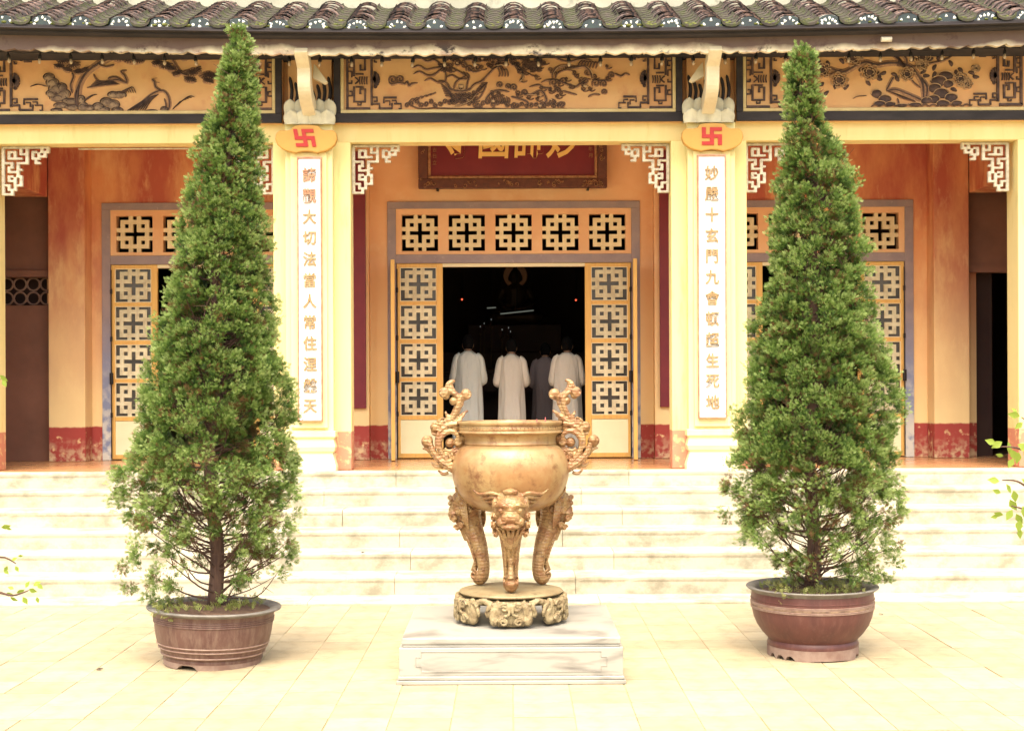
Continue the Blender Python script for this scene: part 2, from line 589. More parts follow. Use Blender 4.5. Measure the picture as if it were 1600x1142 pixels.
M_carved = mat('carved_gilt_frame', (0.10, 0.038, 0.03), (0.14, 0.052, 0.036), rough=0.6, scale=20, bump=0.3)
M_carved_gold = mat('dull_gilt_carving', (0.42, 0.23, 0.11), (0.24, 0.11, 0.06), rough=0.55, scale=30, metal=0.2, bump=0.2)
M_floor = mat('porch_floor_tile', (0.56, 0.3, 0.14), (0.48, 0.25, 0.12), rough=0.22, scale=2, bump=0.03, bscale=8, spec=0.5)
M_step = mat('pale_step_stone', (0.465, 0.42, 0.325), (0.425, 0.38, 0.285), (0.265, 0.24, 0.175), rough=0.9, scale=2.2, bump=0.4, bscale=28, s3=3.4, t3=(0.46, 0.64), stretch=(1.0, 1, 1.4), rand=0.06)
M_paver = mat('cream_paving_brick', (0.372, 0.306, 0.198), (0.345, 0.275, 0.168), (0.25, 0.2, 0.125), rough=0.9, scale=3.5, bump=0.25, bscale=45, t3=(0.50, 0.74), rand=0.14)
M_mortar = mat('pale_mortar', (0.36, 0.315, 0.165), (0.31, 0.26, 0.14), rough=0.95, scale=5, bump=0.2)
M_tile = mat('old_clay_roof_tile', (0.085, 0.052, 0.046), (0.21, 0.135, 0.11), (0.02, 0.018, 0.022), rough=0.85, scale=7, bump=0.3, bscale=60, t3=(0.46, 0.60), rand=0.4)
M_pan = mat('mossy_pan_tile', (0.03, 0.024, 0.022), (0.062, 0.05, 0.042), (0.04, 0.046, 0.016), rough=0.9, scale=6, bump=0.3, bscale=50, t3=(0.46, 0.58))
M_glaze = mat('dark_glazed_tile_end', (0.010, 0.013, 0.016), (0.016, 0.03, 0.022), rough=0.15, scale=14, bump=0.1, spec=0.6)
M_chip = mat('white_porcelain_chip', (0.60, 0.62, 0.60), rough=0.2, bump=0, rand=0.1)
M_moss = mat('moss', (0.075, 0.09, 0.02), (0.13, 0.135, 0.035), rough=0.95, scale=20, bump=0.4)
M_parapet = mat('grey_weathered_concrete', (0.46, 0.45, 0.36), (0.36, 0.355, 0.285), (0.22, 0.22, 0.18), rough=0.9, scale=2.5, bump=0.3, bscale=20, t3=(0.54, 0.72))
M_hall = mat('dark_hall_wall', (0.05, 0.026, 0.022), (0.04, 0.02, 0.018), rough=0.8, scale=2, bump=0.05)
M_hall_floor = mat('dark_hall_floor', (0.3, 0.2, 0.14), rough=0.4, bump=0.02)  # floor colour lightened to bounce light onto the worshippers' backs
M_bronze = mat('gold_painted_bronze', (0.4, 0.28, 0.135), (0.32, 0.17, 0.072), (0.17, 0.07, 0.032), rough=0.36, metal=0.25, scale=4, bump=0.2, bscale=60, t2=(0.40, 0.60), t3=(0.52, 0.70), spec=0.5)
M_bronze_dull = mat('dull_gold_bronze', (0.33, 0.265, 0.15), (0.25, 0.18, 0.095), (0.1, 0.07, 0.04), rough=0.55, metal=0.15, scale=7, bump=0.25, bscale=70, t3=(0.55, 0.7))
M_carve = mat('carved_gold_bronze', (0.33, 0.21, 0.095), (0.24, 0.115, 0.05), (0.09, 0.04, 0.02), rough=0.40, metal=0.2, scale=14, bump=0.0, t2=(0.42, 0.60), t3=(0.54, 0.68), spec=0.5)
M_carve_dull = mat('carved_dull_bronze', (0.31, 0.245, 0.135), (0.21, 0.15, 0.078), (0.075, 0.05, 0.03), rough=0.55, metal=0.1, scale=16, bump=0.0, t3=(0.52, 0.66))


def chasing(m, scale, dist, depth):
    """fine chased lines, as cast into ornament"""
    nt = m.node_tree; b = nt.nodes['Principled BSDF']
    tc = nt.nodes.new('ShaderNodeTexCoord')
    wv = nt.nodes.new('ShaderNodeTexWave'); wv.inputs['Scale'].default_value = scale; wv.inputs['Distortion'].default_value = dist; wv.inputs['Detail'].default_value = 2; wv.inputs['Detail Scale'].default_value = 1.3
    wv.wave_type = 'RINGS'
    nt.links.new(tc.outputs['Object'], wv.inputs['Vector'])
    bp = nt.nodes.new('ShaderNodeBump'); bp.inputs['Strength'].default_value = 0.8; bp.inputs['Distance'].default_value = depth
    nt.links.new(wv.outputs['Fac'], bp.inputs['Height']); nt.links.new(bp.outputs['Normal'], b.inputs['Normal'])


chasing(M_carve, 16, 6, 0.0022)
chasing(M_carve_dull, 14, 7, 0.004)
M_ash = mat('incense_ash', (0.45, 0.39, 0.34), rough=1, bump=0.3)
M_marble = mat('white_marble', (0.355, 0.34, 0.3), (0.325, 0.31, 0.275), rough=0.35, scale=2, bump=0)
M_pot = mat('dusty_brown_glazed_pot', (0.125, 0.064, 0.051), (0.095, 0.044, 0.037), (0.185, 0.12, 0.092), rough=0.45, scale=4, bump=0.1, bscale=30, t3=(0.44, 0.70), stretch=(3, 3, 0.6))
M_pot_red = mat('red_brown_glazed_pot', (0.112, 0.04, 0.034), (0.085, 0.032, 0.029), (0.145, 0.066, 0.054), rough=0.42, scale=4, bump=0.1, bscale=30, t3=(0.50, 0.76), stretch=(3, 3, 0.6))
M_pot_rim = mat('grey_pot_rim', (0.20, 0.185, 0.165), (0.13, 0.115, 0.105), rough=0.7, scale=14, bump=0.2)
M_pot_band = mat('pale_pot_band', (0.27, 0.185, 0.145), (0.19, 0.11, 0.085), rough=0.5, scale=20, bump=0.1)
M_pot_foot = mat('unglazed_pot_foot', (0.27, 0.19, 0.15), (0.19, 0.115, 0.09), rough=0.9, scale=10, bump=0.3)
M_soil = mat('potting_soil', (0.09, 0.05, 0.034), (0.14, 0.085, 0.055), rough=1, scale=18, bump=0.8, bscale=50, bdist=0.01)
M_bark = mat('cypress_bark', (0.11, 0.062, 0.044), (0.06, 0.033, 0.027), rough=0.95, scale=16, bump=0.5, bscale=40, stretch=(3, 3, 0.4))
M_skin = mat('skin', (0.42, 0.24, 0.15), rough=0.6, bump=0)
M_hair = mat('black_hair', (0.006, 0.005, 0.005), rough=0.9, spec=0.1, bump=0.2, bscale=80)
M_robe = mat('pale_grey_robe', (0.84, 0.77, 0.66), (0.8, 0.73, 0.62), rough=0.9, scale=3, bump=0.1)
M_robe_blue = mat('blue_grey_robe', (0.74, 0.75, 0.68), (0.7, 0.71, 0.65), rough=0.9, scale=3, bump=0.1)
M_robe_dark = mat('dark_grey_robe', (0.26, 0.21, 0.21), rough=0.9, bump=0.1)
for m_ in (M_robe, M_robe_blue, M_robe_dark):
    n_ = [n for n in m_.node_tree.nodes if n.type == 'TEX_NOISE'][-1]
    mp_ = m_.node_tree.nodes.new('ShaderNodeMapping'); mp_.inputs['Scale'].default_value = (1.0, 1.0, 0.22)
    tc_ = m_.node_tree.nodes.new('ShaderNodeTexCoord')
    m_.node_tree.links.new(tc_.outputs['Object'], mp_.inputs['Vector']); m_.node_tree.links.new(mp_.outputs['Vector'], n_.inputs['Vector'])
    n_.inputs['Scale'].default_value = 16; n_.inputs['Detail'].default_value = 2
    b_ = [n for n in m_.node_tree.nodes if n.type == 'BUMP'][0]; b_.inputs['Strength'].default_value = 0.9; b_.inputs['Distance'].default_value = 0.025
M_eye = mat('dark_eye', (0.01, 0.008, 0.008), rough=0.2, bump=0)
M_altar = mat('altar_lacquer', (0.06, 0.018, 0.014), (0.045, 0.014, 0.012), rough=0.5, scale=4, bump=0)
M_statue = mat('gilt_statue', (0.10, 0.055, 0.03), rough=0.5, metal=0.3, bump=0)
M_tube = mat('fluorescent_tube', (0.3, 0.32, 0.28), bump=0, emit=((0.9, 1.0, 0.85), 0.035))
M_redlamp = mat('red_lamp_glass', (0.9, 0.1, 0.05), bump=0, emit=((1.0, 0.12, 0.05), 0.5))
M_glint = mat('flame', (1, 0.95, 0.85), bump=0, emit=((0.9, 0.95, 1.0), 0.06))  # glow that stands in for glints on the altar
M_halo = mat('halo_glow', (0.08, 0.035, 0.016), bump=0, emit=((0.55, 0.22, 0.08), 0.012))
M_bulb = mat('clear_bulb_glass', (0.40, 0.30, 0.20), rough=0.1, bump=0)
M_stick = mat('incense_stick', (0.45, 0.12, 0.12), rough=0.8, bump=0)

# grey veins of the marble
nt = M_marble.node_tree
_b = nt.nodes['Principled BSDF']
_src = _b.inputs['Base Color'].links[0].from_socket
_tc = nt.nodes.new('ShaderNodeTexCoord')
_mp = nt.nodes.new('ShaderNodeMapping'); _mp.inputs['Rotation'].default_value = (0, math.radians(22), 0); _mp.inputs['Scale'].default_value = (1.3, 1.3, 6.5)
nt.links.new(_tc.outputs['Object'], _mp.inputs['Vector'])
_n = nt.nodes.new('ShaderNodeTexNoise'); _n.inputs['Scale'].default_value = 1.9; _n.inputs['Detail'].default_value = 7; _n.inputs['Distortion'].default_value = 0.6
nt.links.new(_mp.outputs['Vector'], _n.inputs['Vector'])
_r = nt.nodes.new('ShaderNodeMapRange'); _r.inputs['From Min'].default_value = 0.50; _r.inputs['From Max'].default_value = 0.74
nt.links.new(_n.outputs['Fac'], _r.inputs['Value'])
_m = nt.nodes.new('ShaderNodeMix'); _m.data_type = 'RGBA'; _m.inputs['B'].default_value = (0.095, 0.085, 0.08, 1)
nt.links.new(_src, _m.inputs['A']); nt.links.new(_r.outputs['Result'], _m.inputs['Factor']); nt.links.new(_m.outputs['Result'], _b.inputs['Base Color'])


def leaf_material(name, stops):
    """leaf pigments chosen by a per-leaf random number stored on the mesh; some light passes through"""
    m = bpy.data.materials.new(name); m.use_nodes = True
    nt = m.node_tree; L = nt.links.new
    b = nt.nodes['Principled BSDF']; b.inputs['Roughness'].default_value = 0.55; b.inputs['Specular IOR Level'].default_value = 0.35
    at = nt.nodes.new('ShaderNodeAttribute'); at.attribute_name = 'tone'
    cr = nt.nodes.new('ShaderNodeValToRGB')
    el = cr.color_ramp.elements
    el[0].position = stops[0][0]; el[0].color = (*stops[0][1], 1)
    el[1].position = stops[-1][0]; el[1].color = (*stops[-1][1], 1)
    for p, c in stops[1:-1]:
        e = el.new(p); e.color = (*c, 1)
    L(at.outputs['Fac'], cr.inputs['Fac'])
    L(cr.outputs['Color'], b.inputs['Base Color'])
    tr = nt.nodes.new('ShaderNodeBsdfTranslucent'); L(cr.outputs['Color'], tr.inputs['Color'])
    mx = nt.nodes.new('ShaderNodeMixShader'); mx.inputs['Fac'].default_value = 0.38
    L(b.outputs['BSDF'], mx.inputs[1]); L(tr.outputs['BSDF'], mx.inputs[2])
    L(mx.outputs['Shader'], nt.nodes['Material Output'].inputs['Surface'])
    return m


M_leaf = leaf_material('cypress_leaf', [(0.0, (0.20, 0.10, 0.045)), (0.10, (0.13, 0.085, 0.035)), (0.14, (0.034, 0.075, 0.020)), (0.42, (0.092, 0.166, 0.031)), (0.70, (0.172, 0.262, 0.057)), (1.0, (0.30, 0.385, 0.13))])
M_weed = leaf_material('weed_leaf', [(0.0, (0.16, 0.17, 0.05)), (0.5, (0.22, 0.26, 0.06)), (1.0, (0.36, 0.36, 0.14))])
M_shrub = leaf_material('young_shrub_leaf', [(0.0, (0.25, 0.33, 0.05)), (1.0, (0.42, 0.46, 0.09))])

# ------------------------------------------------------------------ courtyard
Y0S = 10.6                                    # foot of the steps
PORCH = 0.87
g = MB()
g.add([(-400, -400, -0.0045), (400, -400, -0.0045), (400, 400, -0.0045), (-400, 400, -0.0045)], [(0, 1, 2, 3)])
ground = g.build('courtyard_ground', M_mortar, kind='structure')
TS = 0.30
tm = []
for var in range(4):
    bm = bmesh.new()
    a = TS / 2 - 0.0009 - 0.0005 * var
    bmesh.ops.create_cube(bm, size=1.0)
    for v in bm.verts:
        v.co = Vector((v.co.x * 2 * a, v.co.y * 2 * (a - 0.0018), v.co.z * 0.03 - 0.015))
    top = [e for e in bm.edges if all(v.co.z > -0.001 for v in e.verts)]
    bmesh.ops.bevel(bm, geom=top, offset=0.0022, segments=1, affect='EDGES')
    me = bpy.data.meshes.new('paving_tile'); bm.to_mesh(me); bm.free(); me.materials.append(M_paver)
    tm.append(me)
outer = MB()
ntile = 0
for j in range(-14, 11):
    yc = 7.548 + TS * j + TS / 2
    if yc + TS / 2 > Y0S + 0.04: continue
    for i in range(-22, 22):
        xc = 2.1 + TS * i + TS / 2 - 0.0
        inside = abs(xc) < 0.36 * yc + 0.17 and yc > 6.55
        dz = -0.004 + random.uniform(-0.0016, 0.0016)
        if inside:
            o = bpy.data.objects.new('paving_tile', random.choice(tm))
            COL.objects.link(o); o.parent = ground
            o.location = (xc + random.uniform(-.001, .001), yc + random.uniform(-.001, .001), 0.004 + dz)
            o.rotation_euler = (random.uniform(-.003, .003), random.uniform(-.003, .003), random.choice((0, 2)) * PI / 2)
            ntile += 1
        else:
            a = TS / 2 - 0.003
            outer.box(xc - a, xc + a, yc - a, yc + a, -0.03, dz)
outer.build('outer_paving', M_paver, ground, kind='stuff')

# ------------------------------------------------------------------ stone steps
stairs = empty('stone_staircase', (0, Y0S, 0))
tag(stairs, 'wide flight of pale worn stone steps leading up to the temple porch', 'staircase')
TR, RI = 0.36, (PORCH - 0.02) / 6
edges_x = [-7.5, -5.1, -2.4, -1.25, 0.75, 2.9, 5.2, 7.5]
for k in range(7):
    y = Y0S + TR * k
    z = 0.02 + RI * k
    y1 = y + TR if k < 6 else y + 0.10
    cuts = [edges_x[0]] + [e + random.uniform(-0.5, 0.5) for e in edges_x[1:-1]] + [edges_x[-1]]
    for a, b in zip(cuts[:-1], cuts[1:]):
        m_ = MB()
        nos = 0.006
        zb = z - RI if k else -0.05
        nx = max(4, int((b - a) / 0.07))
        vs = []
        wear = 0.0
        for i in range(nx + 1):
            x = a + 0.001 + (b - a - 0.002) * i / nx
            wear = 0.75 * wear + random.uniform(-.0016, .0016)
            ch = random.uniform(.004, .012) if random.random() < .05 else 0.0
            dz = wear - ch; dy = random.uniform(-.0015, .0015) + ch
            vs += [(x, y - nos + dy, zb - 0.02), (x, y + dy * .5, z - 0.05), (x, y - nos + dy, z - 0.030), (x, y - nos + dy, z - 0.010 + dz), (x, y - nos + 0.012 + dy, z + dz * .5), (x, y1 + 0.05, z), (x, y1 + 0.05, zb - 0.02)]
        fs = []
        for i in range(nx):
            for j in range(7):
                p_, q_ = i * 7 + j, i * 7 + (j + 1) % 7
                fs.append((p_, p_ + 7, q_ + 7, q_))
        fs += [tuple(range(7)), tuple(range(len(vs) - 1, len(vs) - 8, -1))]
        m_.add(vs, fs)
        o = m_.build('step_slab', M_step, stairs, fix=True)
        bevel(o, 0.005, 2, 30)

# ------------------------------------------------------------------ temple
temple = empty('temple_hall', (0, 15.0, 0))
tag(temple, 'long yellow and orange temple hall with clay tile roof and open doors', 'temple')
YF = 12.98         # front face of the bay frames
YW = 15.0          # wall with the doors
b = MB()
b.box(-7.5, 7.5, Y0S + TR * 6 + 0.10, 15.35, 0.3, PORCH - 0.002)
bevel(b.build('porch_floor', M_floor, temple), 0.004)

# bay piers with their pilasters
def lift(x):
    return 0.062 * min(abs(x) / 4.4, 1.6) ** 2

PIERS = [(428, 549), (1050, 1168)]
for n, (a, c) in enumerate(PIERS):
    x0, x1 = PX(a, YF), PX(c, YF)
    xc = PX(484 if n == 0 else 1113, 12.86)
    b = MB()
    b.box(x0, x1, YF, YF + 0.22, PORCH, PZ(222, YF) + 0.02)
    bevel(b.build('pier', M_pier, temple), 0.008)
    # pilaster shaft with recessed field and moulded base
    b = MB()
    hw = 0.215
    zt = PZ(192, 12.86); zb = PZ(676, 12.86)
    b.box(xc - hw, xc + hw, 12.86, YF + 0.01, zb, zt)
    b.box(xc - hw + 0.05, xc + hw - 0.05, 12.83, 12.87, zb + 0.05, PZ(238, 12.86))
    # base mouldings
    prof = [(0.235, PZ(672, 12.8)), (0.235, PZ(682, 12.8)), (0.215, PZ(684, 12.8)), (0.222, PZ(690, 12.8)), (0.232, PZ(697, 12.8)), (0.222, PZ(704, 12.8)),
            (0.205, PZ(707, 12.8)), (0.212, PZ(712, 12.8)), (0.226, PZ(720, 12.8)), (0.240, PZ(728, 12.8)), (0.240, PORCH + 0.0)]
    prof = prof[::-1]
    nv = len(b.v)
    vs = []
    for hwid, z in prof:
        fy = 12.86 - (hwid - 0.205) * 1.2
        vs += [(xc - hwid, YF + 0.005, z), (xc - hwid, fy, z), (xc + hwid, fy, z), (xc + hwid, YF + 0.005, z)]
    fs = []
    for i in range(len(prof) - 1):
        for j in range(3):
            q = i * 4 + j
            fs.append((q, q + 1, q + 5, q + 4))
    q = (len(prof) - 1) * 4
    fs.append((q, q + 1, q + 2, q + 3))
    b.add(vs, fs)
    bevel(b.build('pilaster', M_pilaster, temple, fix=True), 0.006)
for x0, x1 in ((-5.5, PX(-9, YF)), (PX(1592, YF), 5.6)):
    b = MB(); b.box(x0, x1, YF, YF + 0.3, PORCH, PZ(222, YF) + 0.02)
    bevel(b.build('pier', M_pier, temple), 0.008)
ZB = PZ(222, YF); ZBT = PZ(192, YF)
b = MB(); b.box(-7.5, 7.5, YF - 0.004, YF + 0.20, ZB, ZBT)
bevel(b.build('bay_beam', M_yellow, temple), 0.006)
b = MB(); b.box(-7.5, 7.5, YF + 0.06, YF + 0.20, ZBT, 4.85)
b.build('upper_wall', M_frieze, temple)
b = MB(); b.box(-7.5, 7.5, YF + 0.22, 15.02, 4.28, 4.38)
b.build('porch_ceiling', M_orange, temple)
b = MB(); b.tube([(PX(130, 13.3), 13.19, ZB - 0.012), (PX(428, 13.3), 13.19, ZB - 0.012)], 0.008, 6)
b.build('cable_conduit', M_fret, temple)

# end beams of the porch and the wings beyond
XL, XR = PX(76, 14.75), PX(1515, 14.75)
for s, X in ((-1, XL), (1, XR)):
    b = MB()
    xa, xb = sorted((X, X + s * 0.34))
    b.box(xa, xb, YF + 0.31, 14.74, PZ(305, 14.75), 4.279)
    bevel(b.build('end_beam', M_orange, temple), 0.006)
    # back end pier
    wpx = PX(133, 14.75) if s < 0 else PX(1460, 14.75)
    xa, xb = sorted((X, wpx))
    b = MB(); b.box(xa, xb, 14.75, YW + 0.1, PORCH, 4.279)
    bevel(b.build('end_pier', M_orange, temple), 0.006)
# wings: plaster walls seen through the end openings, closed in to darken them
b = MB()
b.box(-8.0, XL - 0.34, 12.99, 13.2, PORCH, 4.4)
b.build('wing_front_wall', M_wing, temple)  # unseen wall added so the wing stays in shade
b = MB()
b.box(-8.0, XL - 0.002, 14.9, 15.1, PORCH, PZ(474, 14.9))
b.box(-8.0, XL - 0.002, 14.9, 15.1, PZ(430, 14.9), 4.4)
b.box(-8.0, XL - 0.002, 14.86, 14.899, PZ(430, 14.9), PZ(420, 14.9))
b.build('wing_wall', M_wing, temple)
b = MB(); b.box(-8.0, XL, 13.2, 15.0, 4.3, 4.5); b.box(-8.2, -8.0, 13, 15.1, PORCH, 4.5)
b.build('wing_ceiling', M_wing, temple)  # cover and side added to keep daylight off the wing
# pierced ring vent
b = MB()
vx0, vx1 = -6.2, XL - 0.01
vz0, vz1 = PZ(474, 14.95), PZ(430, 14.95)
for row in range(2):
    zc = vz0 + (row + 0.5) * (vz1 - vz0) / 2
    k = 0
    while True:
        xx = vx1 - 0.07 - 0.14 * k
        if xx < vx0: break
        ring = [(xx + 0.066 * math.cos(2 * PI * q / 12), 14.95, zc + 0.066 * math.sin(2 * PI * q / 12)) for q in range(13)]
        b.tube(ring, 0.011, 5, caps=False)
        k += 1
b.build('ring_vent', mat('vent_cement', (0.26, 0.16, 0.12), rough=0.9, bump=0.1), temple)
b = MB()
b.box(XR + 0.002, 8.0, 14.9, 15.1, PZ(428, 14.9), 4.4)
b.box(XR + 0.002, 8.0, 14.88, 14.899, PZ(429, 14.9), PZ(418, 14.9))
b.box(5.7, 8.0, 14.9, 15.1, PORCH, PZ(428, 14.9) - 0.001)
b.build('wing_wall', M_wing, temple)
b = MB(); b.box(XR + 0.34, 8.0, 12.99, 13.2, PORCH, 4.4)
b.build('wing_front_wall', M_wing, temple)
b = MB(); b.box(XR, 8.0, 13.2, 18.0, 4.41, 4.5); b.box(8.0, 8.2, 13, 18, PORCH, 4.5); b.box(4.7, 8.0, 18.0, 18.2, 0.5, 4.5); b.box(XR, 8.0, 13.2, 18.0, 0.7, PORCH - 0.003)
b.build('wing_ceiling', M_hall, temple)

# door wall with three openings
DOORS = [(PX(321, YW), 4), (PX(803.5, YW), 5), (PX(1267, YW), 4)]
LP = 73.2 / 148.1                     # lattice pitch in metres
ZT = PZ(315, YW)                      # top of the painted surround
spans = []
for xc, n in DOORS:
    hw = (n * LP) / 2 + 0.095
    spans.append((xc - hw, xc + hw))
xm0, xm1 = PX(544, 14.9), PX(1056, 14.9)
for xa, xb, sp, m_ in ((-4.9, xm0, spans[0], M_orange), (xm0, xm1, spans[1], M_door_wall), (xm1, 4.9, spans[2], M_orange)):
    b = MB()
    b.box(xa, sp[0], YW, YW + 0.2, PORCH, ZT); b.box(sp[1], xb, YW, YW + 0.2, PORCH, ZT)
    b.box(xa, xb, YW, YW + 0.2, ZT, 4.279)
    b.build('door_wall', m_, temple)
for s, pxc in ((-1, 544), (1, 1056)):
    xc = PX(pxc, 14.9)
    b = MB(); b.box(xc - 0.225, xc + 0.225, 14.86, YW - 0.002, PORCH, 4.279)
    bevel(b.build('wall_pilaster', M_door_wall, temple), 0.006)

MASK = [[1 if ((r in (1, 7) or c in (1, 7)) and 1 <= r <= 7 and 1 <= c <= 7) or (c in (3, 5) and r != 4) or (r in (3, 5) and c != 4) else 0
         for c in range(9)] for r in range(9)]
HOLE = 0.384


def lattice_mesh(size, depth, m, name):
    q = MB(); q.cells(MASK, -size / 2, size / 2, size / 9, size / 9, 0, depth)
    me = bpy.data.meshes.new(name); me.from_pydata(q.v, [], q.f); me.materials.append(m); me.update()
    return me


ME_T = lattice_mesh(HOLE + 0.002, 0.05, M_lattice, 'lattice')
PANE = 0.372
ME_D = lattice_mesh(PANE, 0.02, M_lattice_dusty, 'lattice')


def put(me, name, parent, loc, rot=None):
    o = bpy.data.objects.new(name, me); COL.objects.link(o)
    o.parent = parent
    o.location = Vector(loc)
    if rot: o.rotation_euler = rot
    return o


z_leaf = PZ(411, YW); z_t0 = PZ(397.5, YW); z_t1 = PZ(326, YW); zc_l = PZ(363.5, YW)
LEAF_W = 0.486; LEAF_H = z_leaf - PORCH - 0.012


def make_leaf():
    """a glazed door leaf in its own frame: x 0..LEAF_W, front face y = 0, bottom z = 0"""
    r = empty('door_leaf')
    q = MB()
    W, H = LEAF_W, LEAF_H
    zz = lambda py: (718 - py) / (718 - 411) * H
    rows = [(417, 470.5), (476.5, 530.5), (537, 591), (597, 651), (657.5, 711)]
    xl, xr = 0.036, W - 0.066
    q.box(0, xl, 0, 0.045, 0, H); q.box(xr, W, 0, 0.045, 0, H)
    cuts = [411] + [v for rr in rows for v in rr] + [718]
    for i in range(0, len(cuts), 2):
        q.box(xl, xr, 0.002, 0.043, zz(cuts[i + 1]), zz(cuts[i]))
    fr = q.build('frame', M_door, r, world=False); bevel(fr, 0.004)
    for k, (a, c) in enumerate(rows[:4]):
        z0, z1 = zz(c), zz(a)
        q = MB()
        for x0, x1, za, zb_ in ((xl, xr, z1 - 0.007, z1), (xl, xr, z0, z0 + 0.007), (xl, xl + 0.007, z0 + 0.007, z1 - 0.007), (xr - 0.007, xr, z0 + 0.007, z1 - 0.007)):
            q.box(x0, x1, 0.006, 0.03, za, zb_)
        q.build('bead', M_bead, r, world=False)
        put(ME_D, 'lattice', r, ((xl + xr) / 2 + random.uniform(-.003, .003), 0.016, (z0 + z1) / 2 + random.uniform(-.002, .002)), (0, random.uniform(-.008, .008), 0))
        q = MB(); q.box(xl, xr, 0.0375, 0.0415, z0, z1)
        q.build('pane', M_glass, r, world=False)
    z0, z1 = zz(711), zz(657.5)
    q = MB(); q.box(xl, xr, 0.014, 0.03, z0, z1)
    q.build('panel', M_panel, r, world=False)
    return r


def make_open_leaf():
    r = empty('door_leaf')
    q = MB(); q.box(0, LEAF_W, 0, 0.04, 0, LEAF_H)
    bevel(q.build('frame', M_door, r, world=False), 0.004)
    q = MB()
    for z in (0.35, 1.05, 1.75):
        q.tube([(-0.012, 0.02, z - 0.05), (-0.012, 0.02, z + 0.05)], 0.012, 8)
    q.build('hinge', M_dark_metal, r, world=False)
    return r


leaf0 = make_leaf(); leaf0.parent = temple
oleaf0 = make_open_leaf(); oleaf0.parent = temple
first = True
INV = Matrix.Translation(-temple.location)
for (xc, n), (sa, sb_) in zip(DOORS, spans):
    # painted surround
    q = MB()
    for x0, x1, z0, z1 in ((sa, sb_, z_t1, ZT), (sa, sa + 0.09, PORCH, z_t1), (sb_ - 0.09, sb_, PORCH, z_t1), (sa + 0.09, sb_ - 0.09, z_leaf, z_t0)):
        q.box(x0, x1, YW - 0.02, YW + 0.2, z0, z1)
    bevel(q.build('door_surround', M_blue, temple), 0.004)
    # transom panel with pierced squares
    tr = empty('transom', (xc, YW, zc_l)); tr.parent = temple; tr.matrix_parent_inverse = INV
    q = MB()
    x_in0, x_in1 = sa + 0.09, sb_ - 0.09
    cx = [xc + (k - (n - 1) / 2) * LP for k in range(n)]
    zb0, zb1 = zc_l - HOLE / 2, zc_l + HOLE / 2
    q.box(x_in0, x_in1, YW - 0.005, YW + 0.12, z_t0, zb0)
    q.box(x_in0, x_in1, YW - 0.005, YW + 0.12, zb1, z_t1)
    ed = [x_in0] + [v for c_ in cx for v in (c_ - HOLE / 2, c_ + HOLE / 2)] + [x_in1]
    for i in range(0, len(ed), 2):
        q.box(ed[i], ed[i + 1], YW - 0.005, YW + 0.12, zb0, zb1)
    pn = q.build('transom_panel', M_door_wall, tr)
    pn.matrix_parent_inverse = Matrix.Translation(-Vector((xc, YW, zc_l)))
    for c_ in cx:
        put(ME_T, 'lattice', tr, (c_ - xc, 0.01, random.uniform(-.001, .001)), (0, random.uniform(-.006, .006), 0))
    # pale lintel bar over the opening
    q = MB(); q.box(x_in0 + LEAF_W + 0.001, x_in1 - LEAF_W - 0.001, YW + 0.01, YW + 0.06, PZ(416.5, YW), z_leaf - 0.002)
    q.build('lintel_bar', M_bead, temple)
    # closed-side leaves and the folded ones that stand out from the wall
    for s in (-1, 1):
        lf = leaf0 if first else copy_tree(leaf0, temple)
        first_leaf = first; first = False
        lf.matrix_parent_inverse = INV
        if s < 0:
            lf.location = (x_in0 + 0.004, YW + 0.005, PORCH + 0.01)
        else:
            lf.location = (x_in1 - 0.004, YW + 0.005, PORCH + 0.01)
            lf.scale = (-1, 1, 1)
        # bolts
        q = MB()
        xb = x_in0 + 0.012 if s < 0 else x_in1 - 0.012
        q.tube([(xb, YW - 0.03, PORCH + 0.02), (xb, YW - 0.03, PORCH + 2.0)], 0.006, 6)
        q.tube([(xb, YW - 0.035, PORCH + 0.80), (xb, YW - 0.035, PORCH + 0.92)], 0.02, 8)
        for z in (0.45, 1.25, 1.75):
            q.tube([(xb, YW - 0.032, PORCH + z), (xb, YW - 0.032, PORCH + z + 0.05)], 0.012, 8)
        q.build('door_bolt', M_dark_metal, temple)
        if n != 5: continue
        ol = oleaf0 if s < 0 else copy_tree(oleaf0, temple)
        ol.matrix_parent_inverse = INV
        ol.location = ((x_in0 - 0.052) if s < 0 else (x_in1 + 0.012), YW - 0.025, PORCH + 0.008)
        ol.rotation_euler = (0, 0, -PI / 2 + (-0.075 if s > 0 else 0.075))

# hall interior
q = MB(); q.box(-6.7, 6.7, 15.35, 28.0, 0.6, PORCH); q.build('hall_floor', M_hall_floor, temple)
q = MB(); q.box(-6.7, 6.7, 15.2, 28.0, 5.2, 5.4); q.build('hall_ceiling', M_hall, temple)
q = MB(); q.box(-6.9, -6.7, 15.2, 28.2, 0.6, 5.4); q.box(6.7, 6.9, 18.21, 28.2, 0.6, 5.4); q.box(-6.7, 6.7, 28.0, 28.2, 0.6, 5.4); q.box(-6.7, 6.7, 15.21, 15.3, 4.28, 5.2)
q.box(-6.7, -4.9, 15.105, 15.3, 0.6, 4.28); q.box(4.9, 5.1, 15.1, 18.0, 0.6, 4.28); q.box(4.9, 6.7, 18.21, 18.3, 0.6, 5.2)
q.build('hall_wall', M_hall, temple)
q = MB(); q.box(-6.9, 6.9, 13.3, 28.2, 5.6, 5.7); q.build('roof_deck', M_parapet, temple)


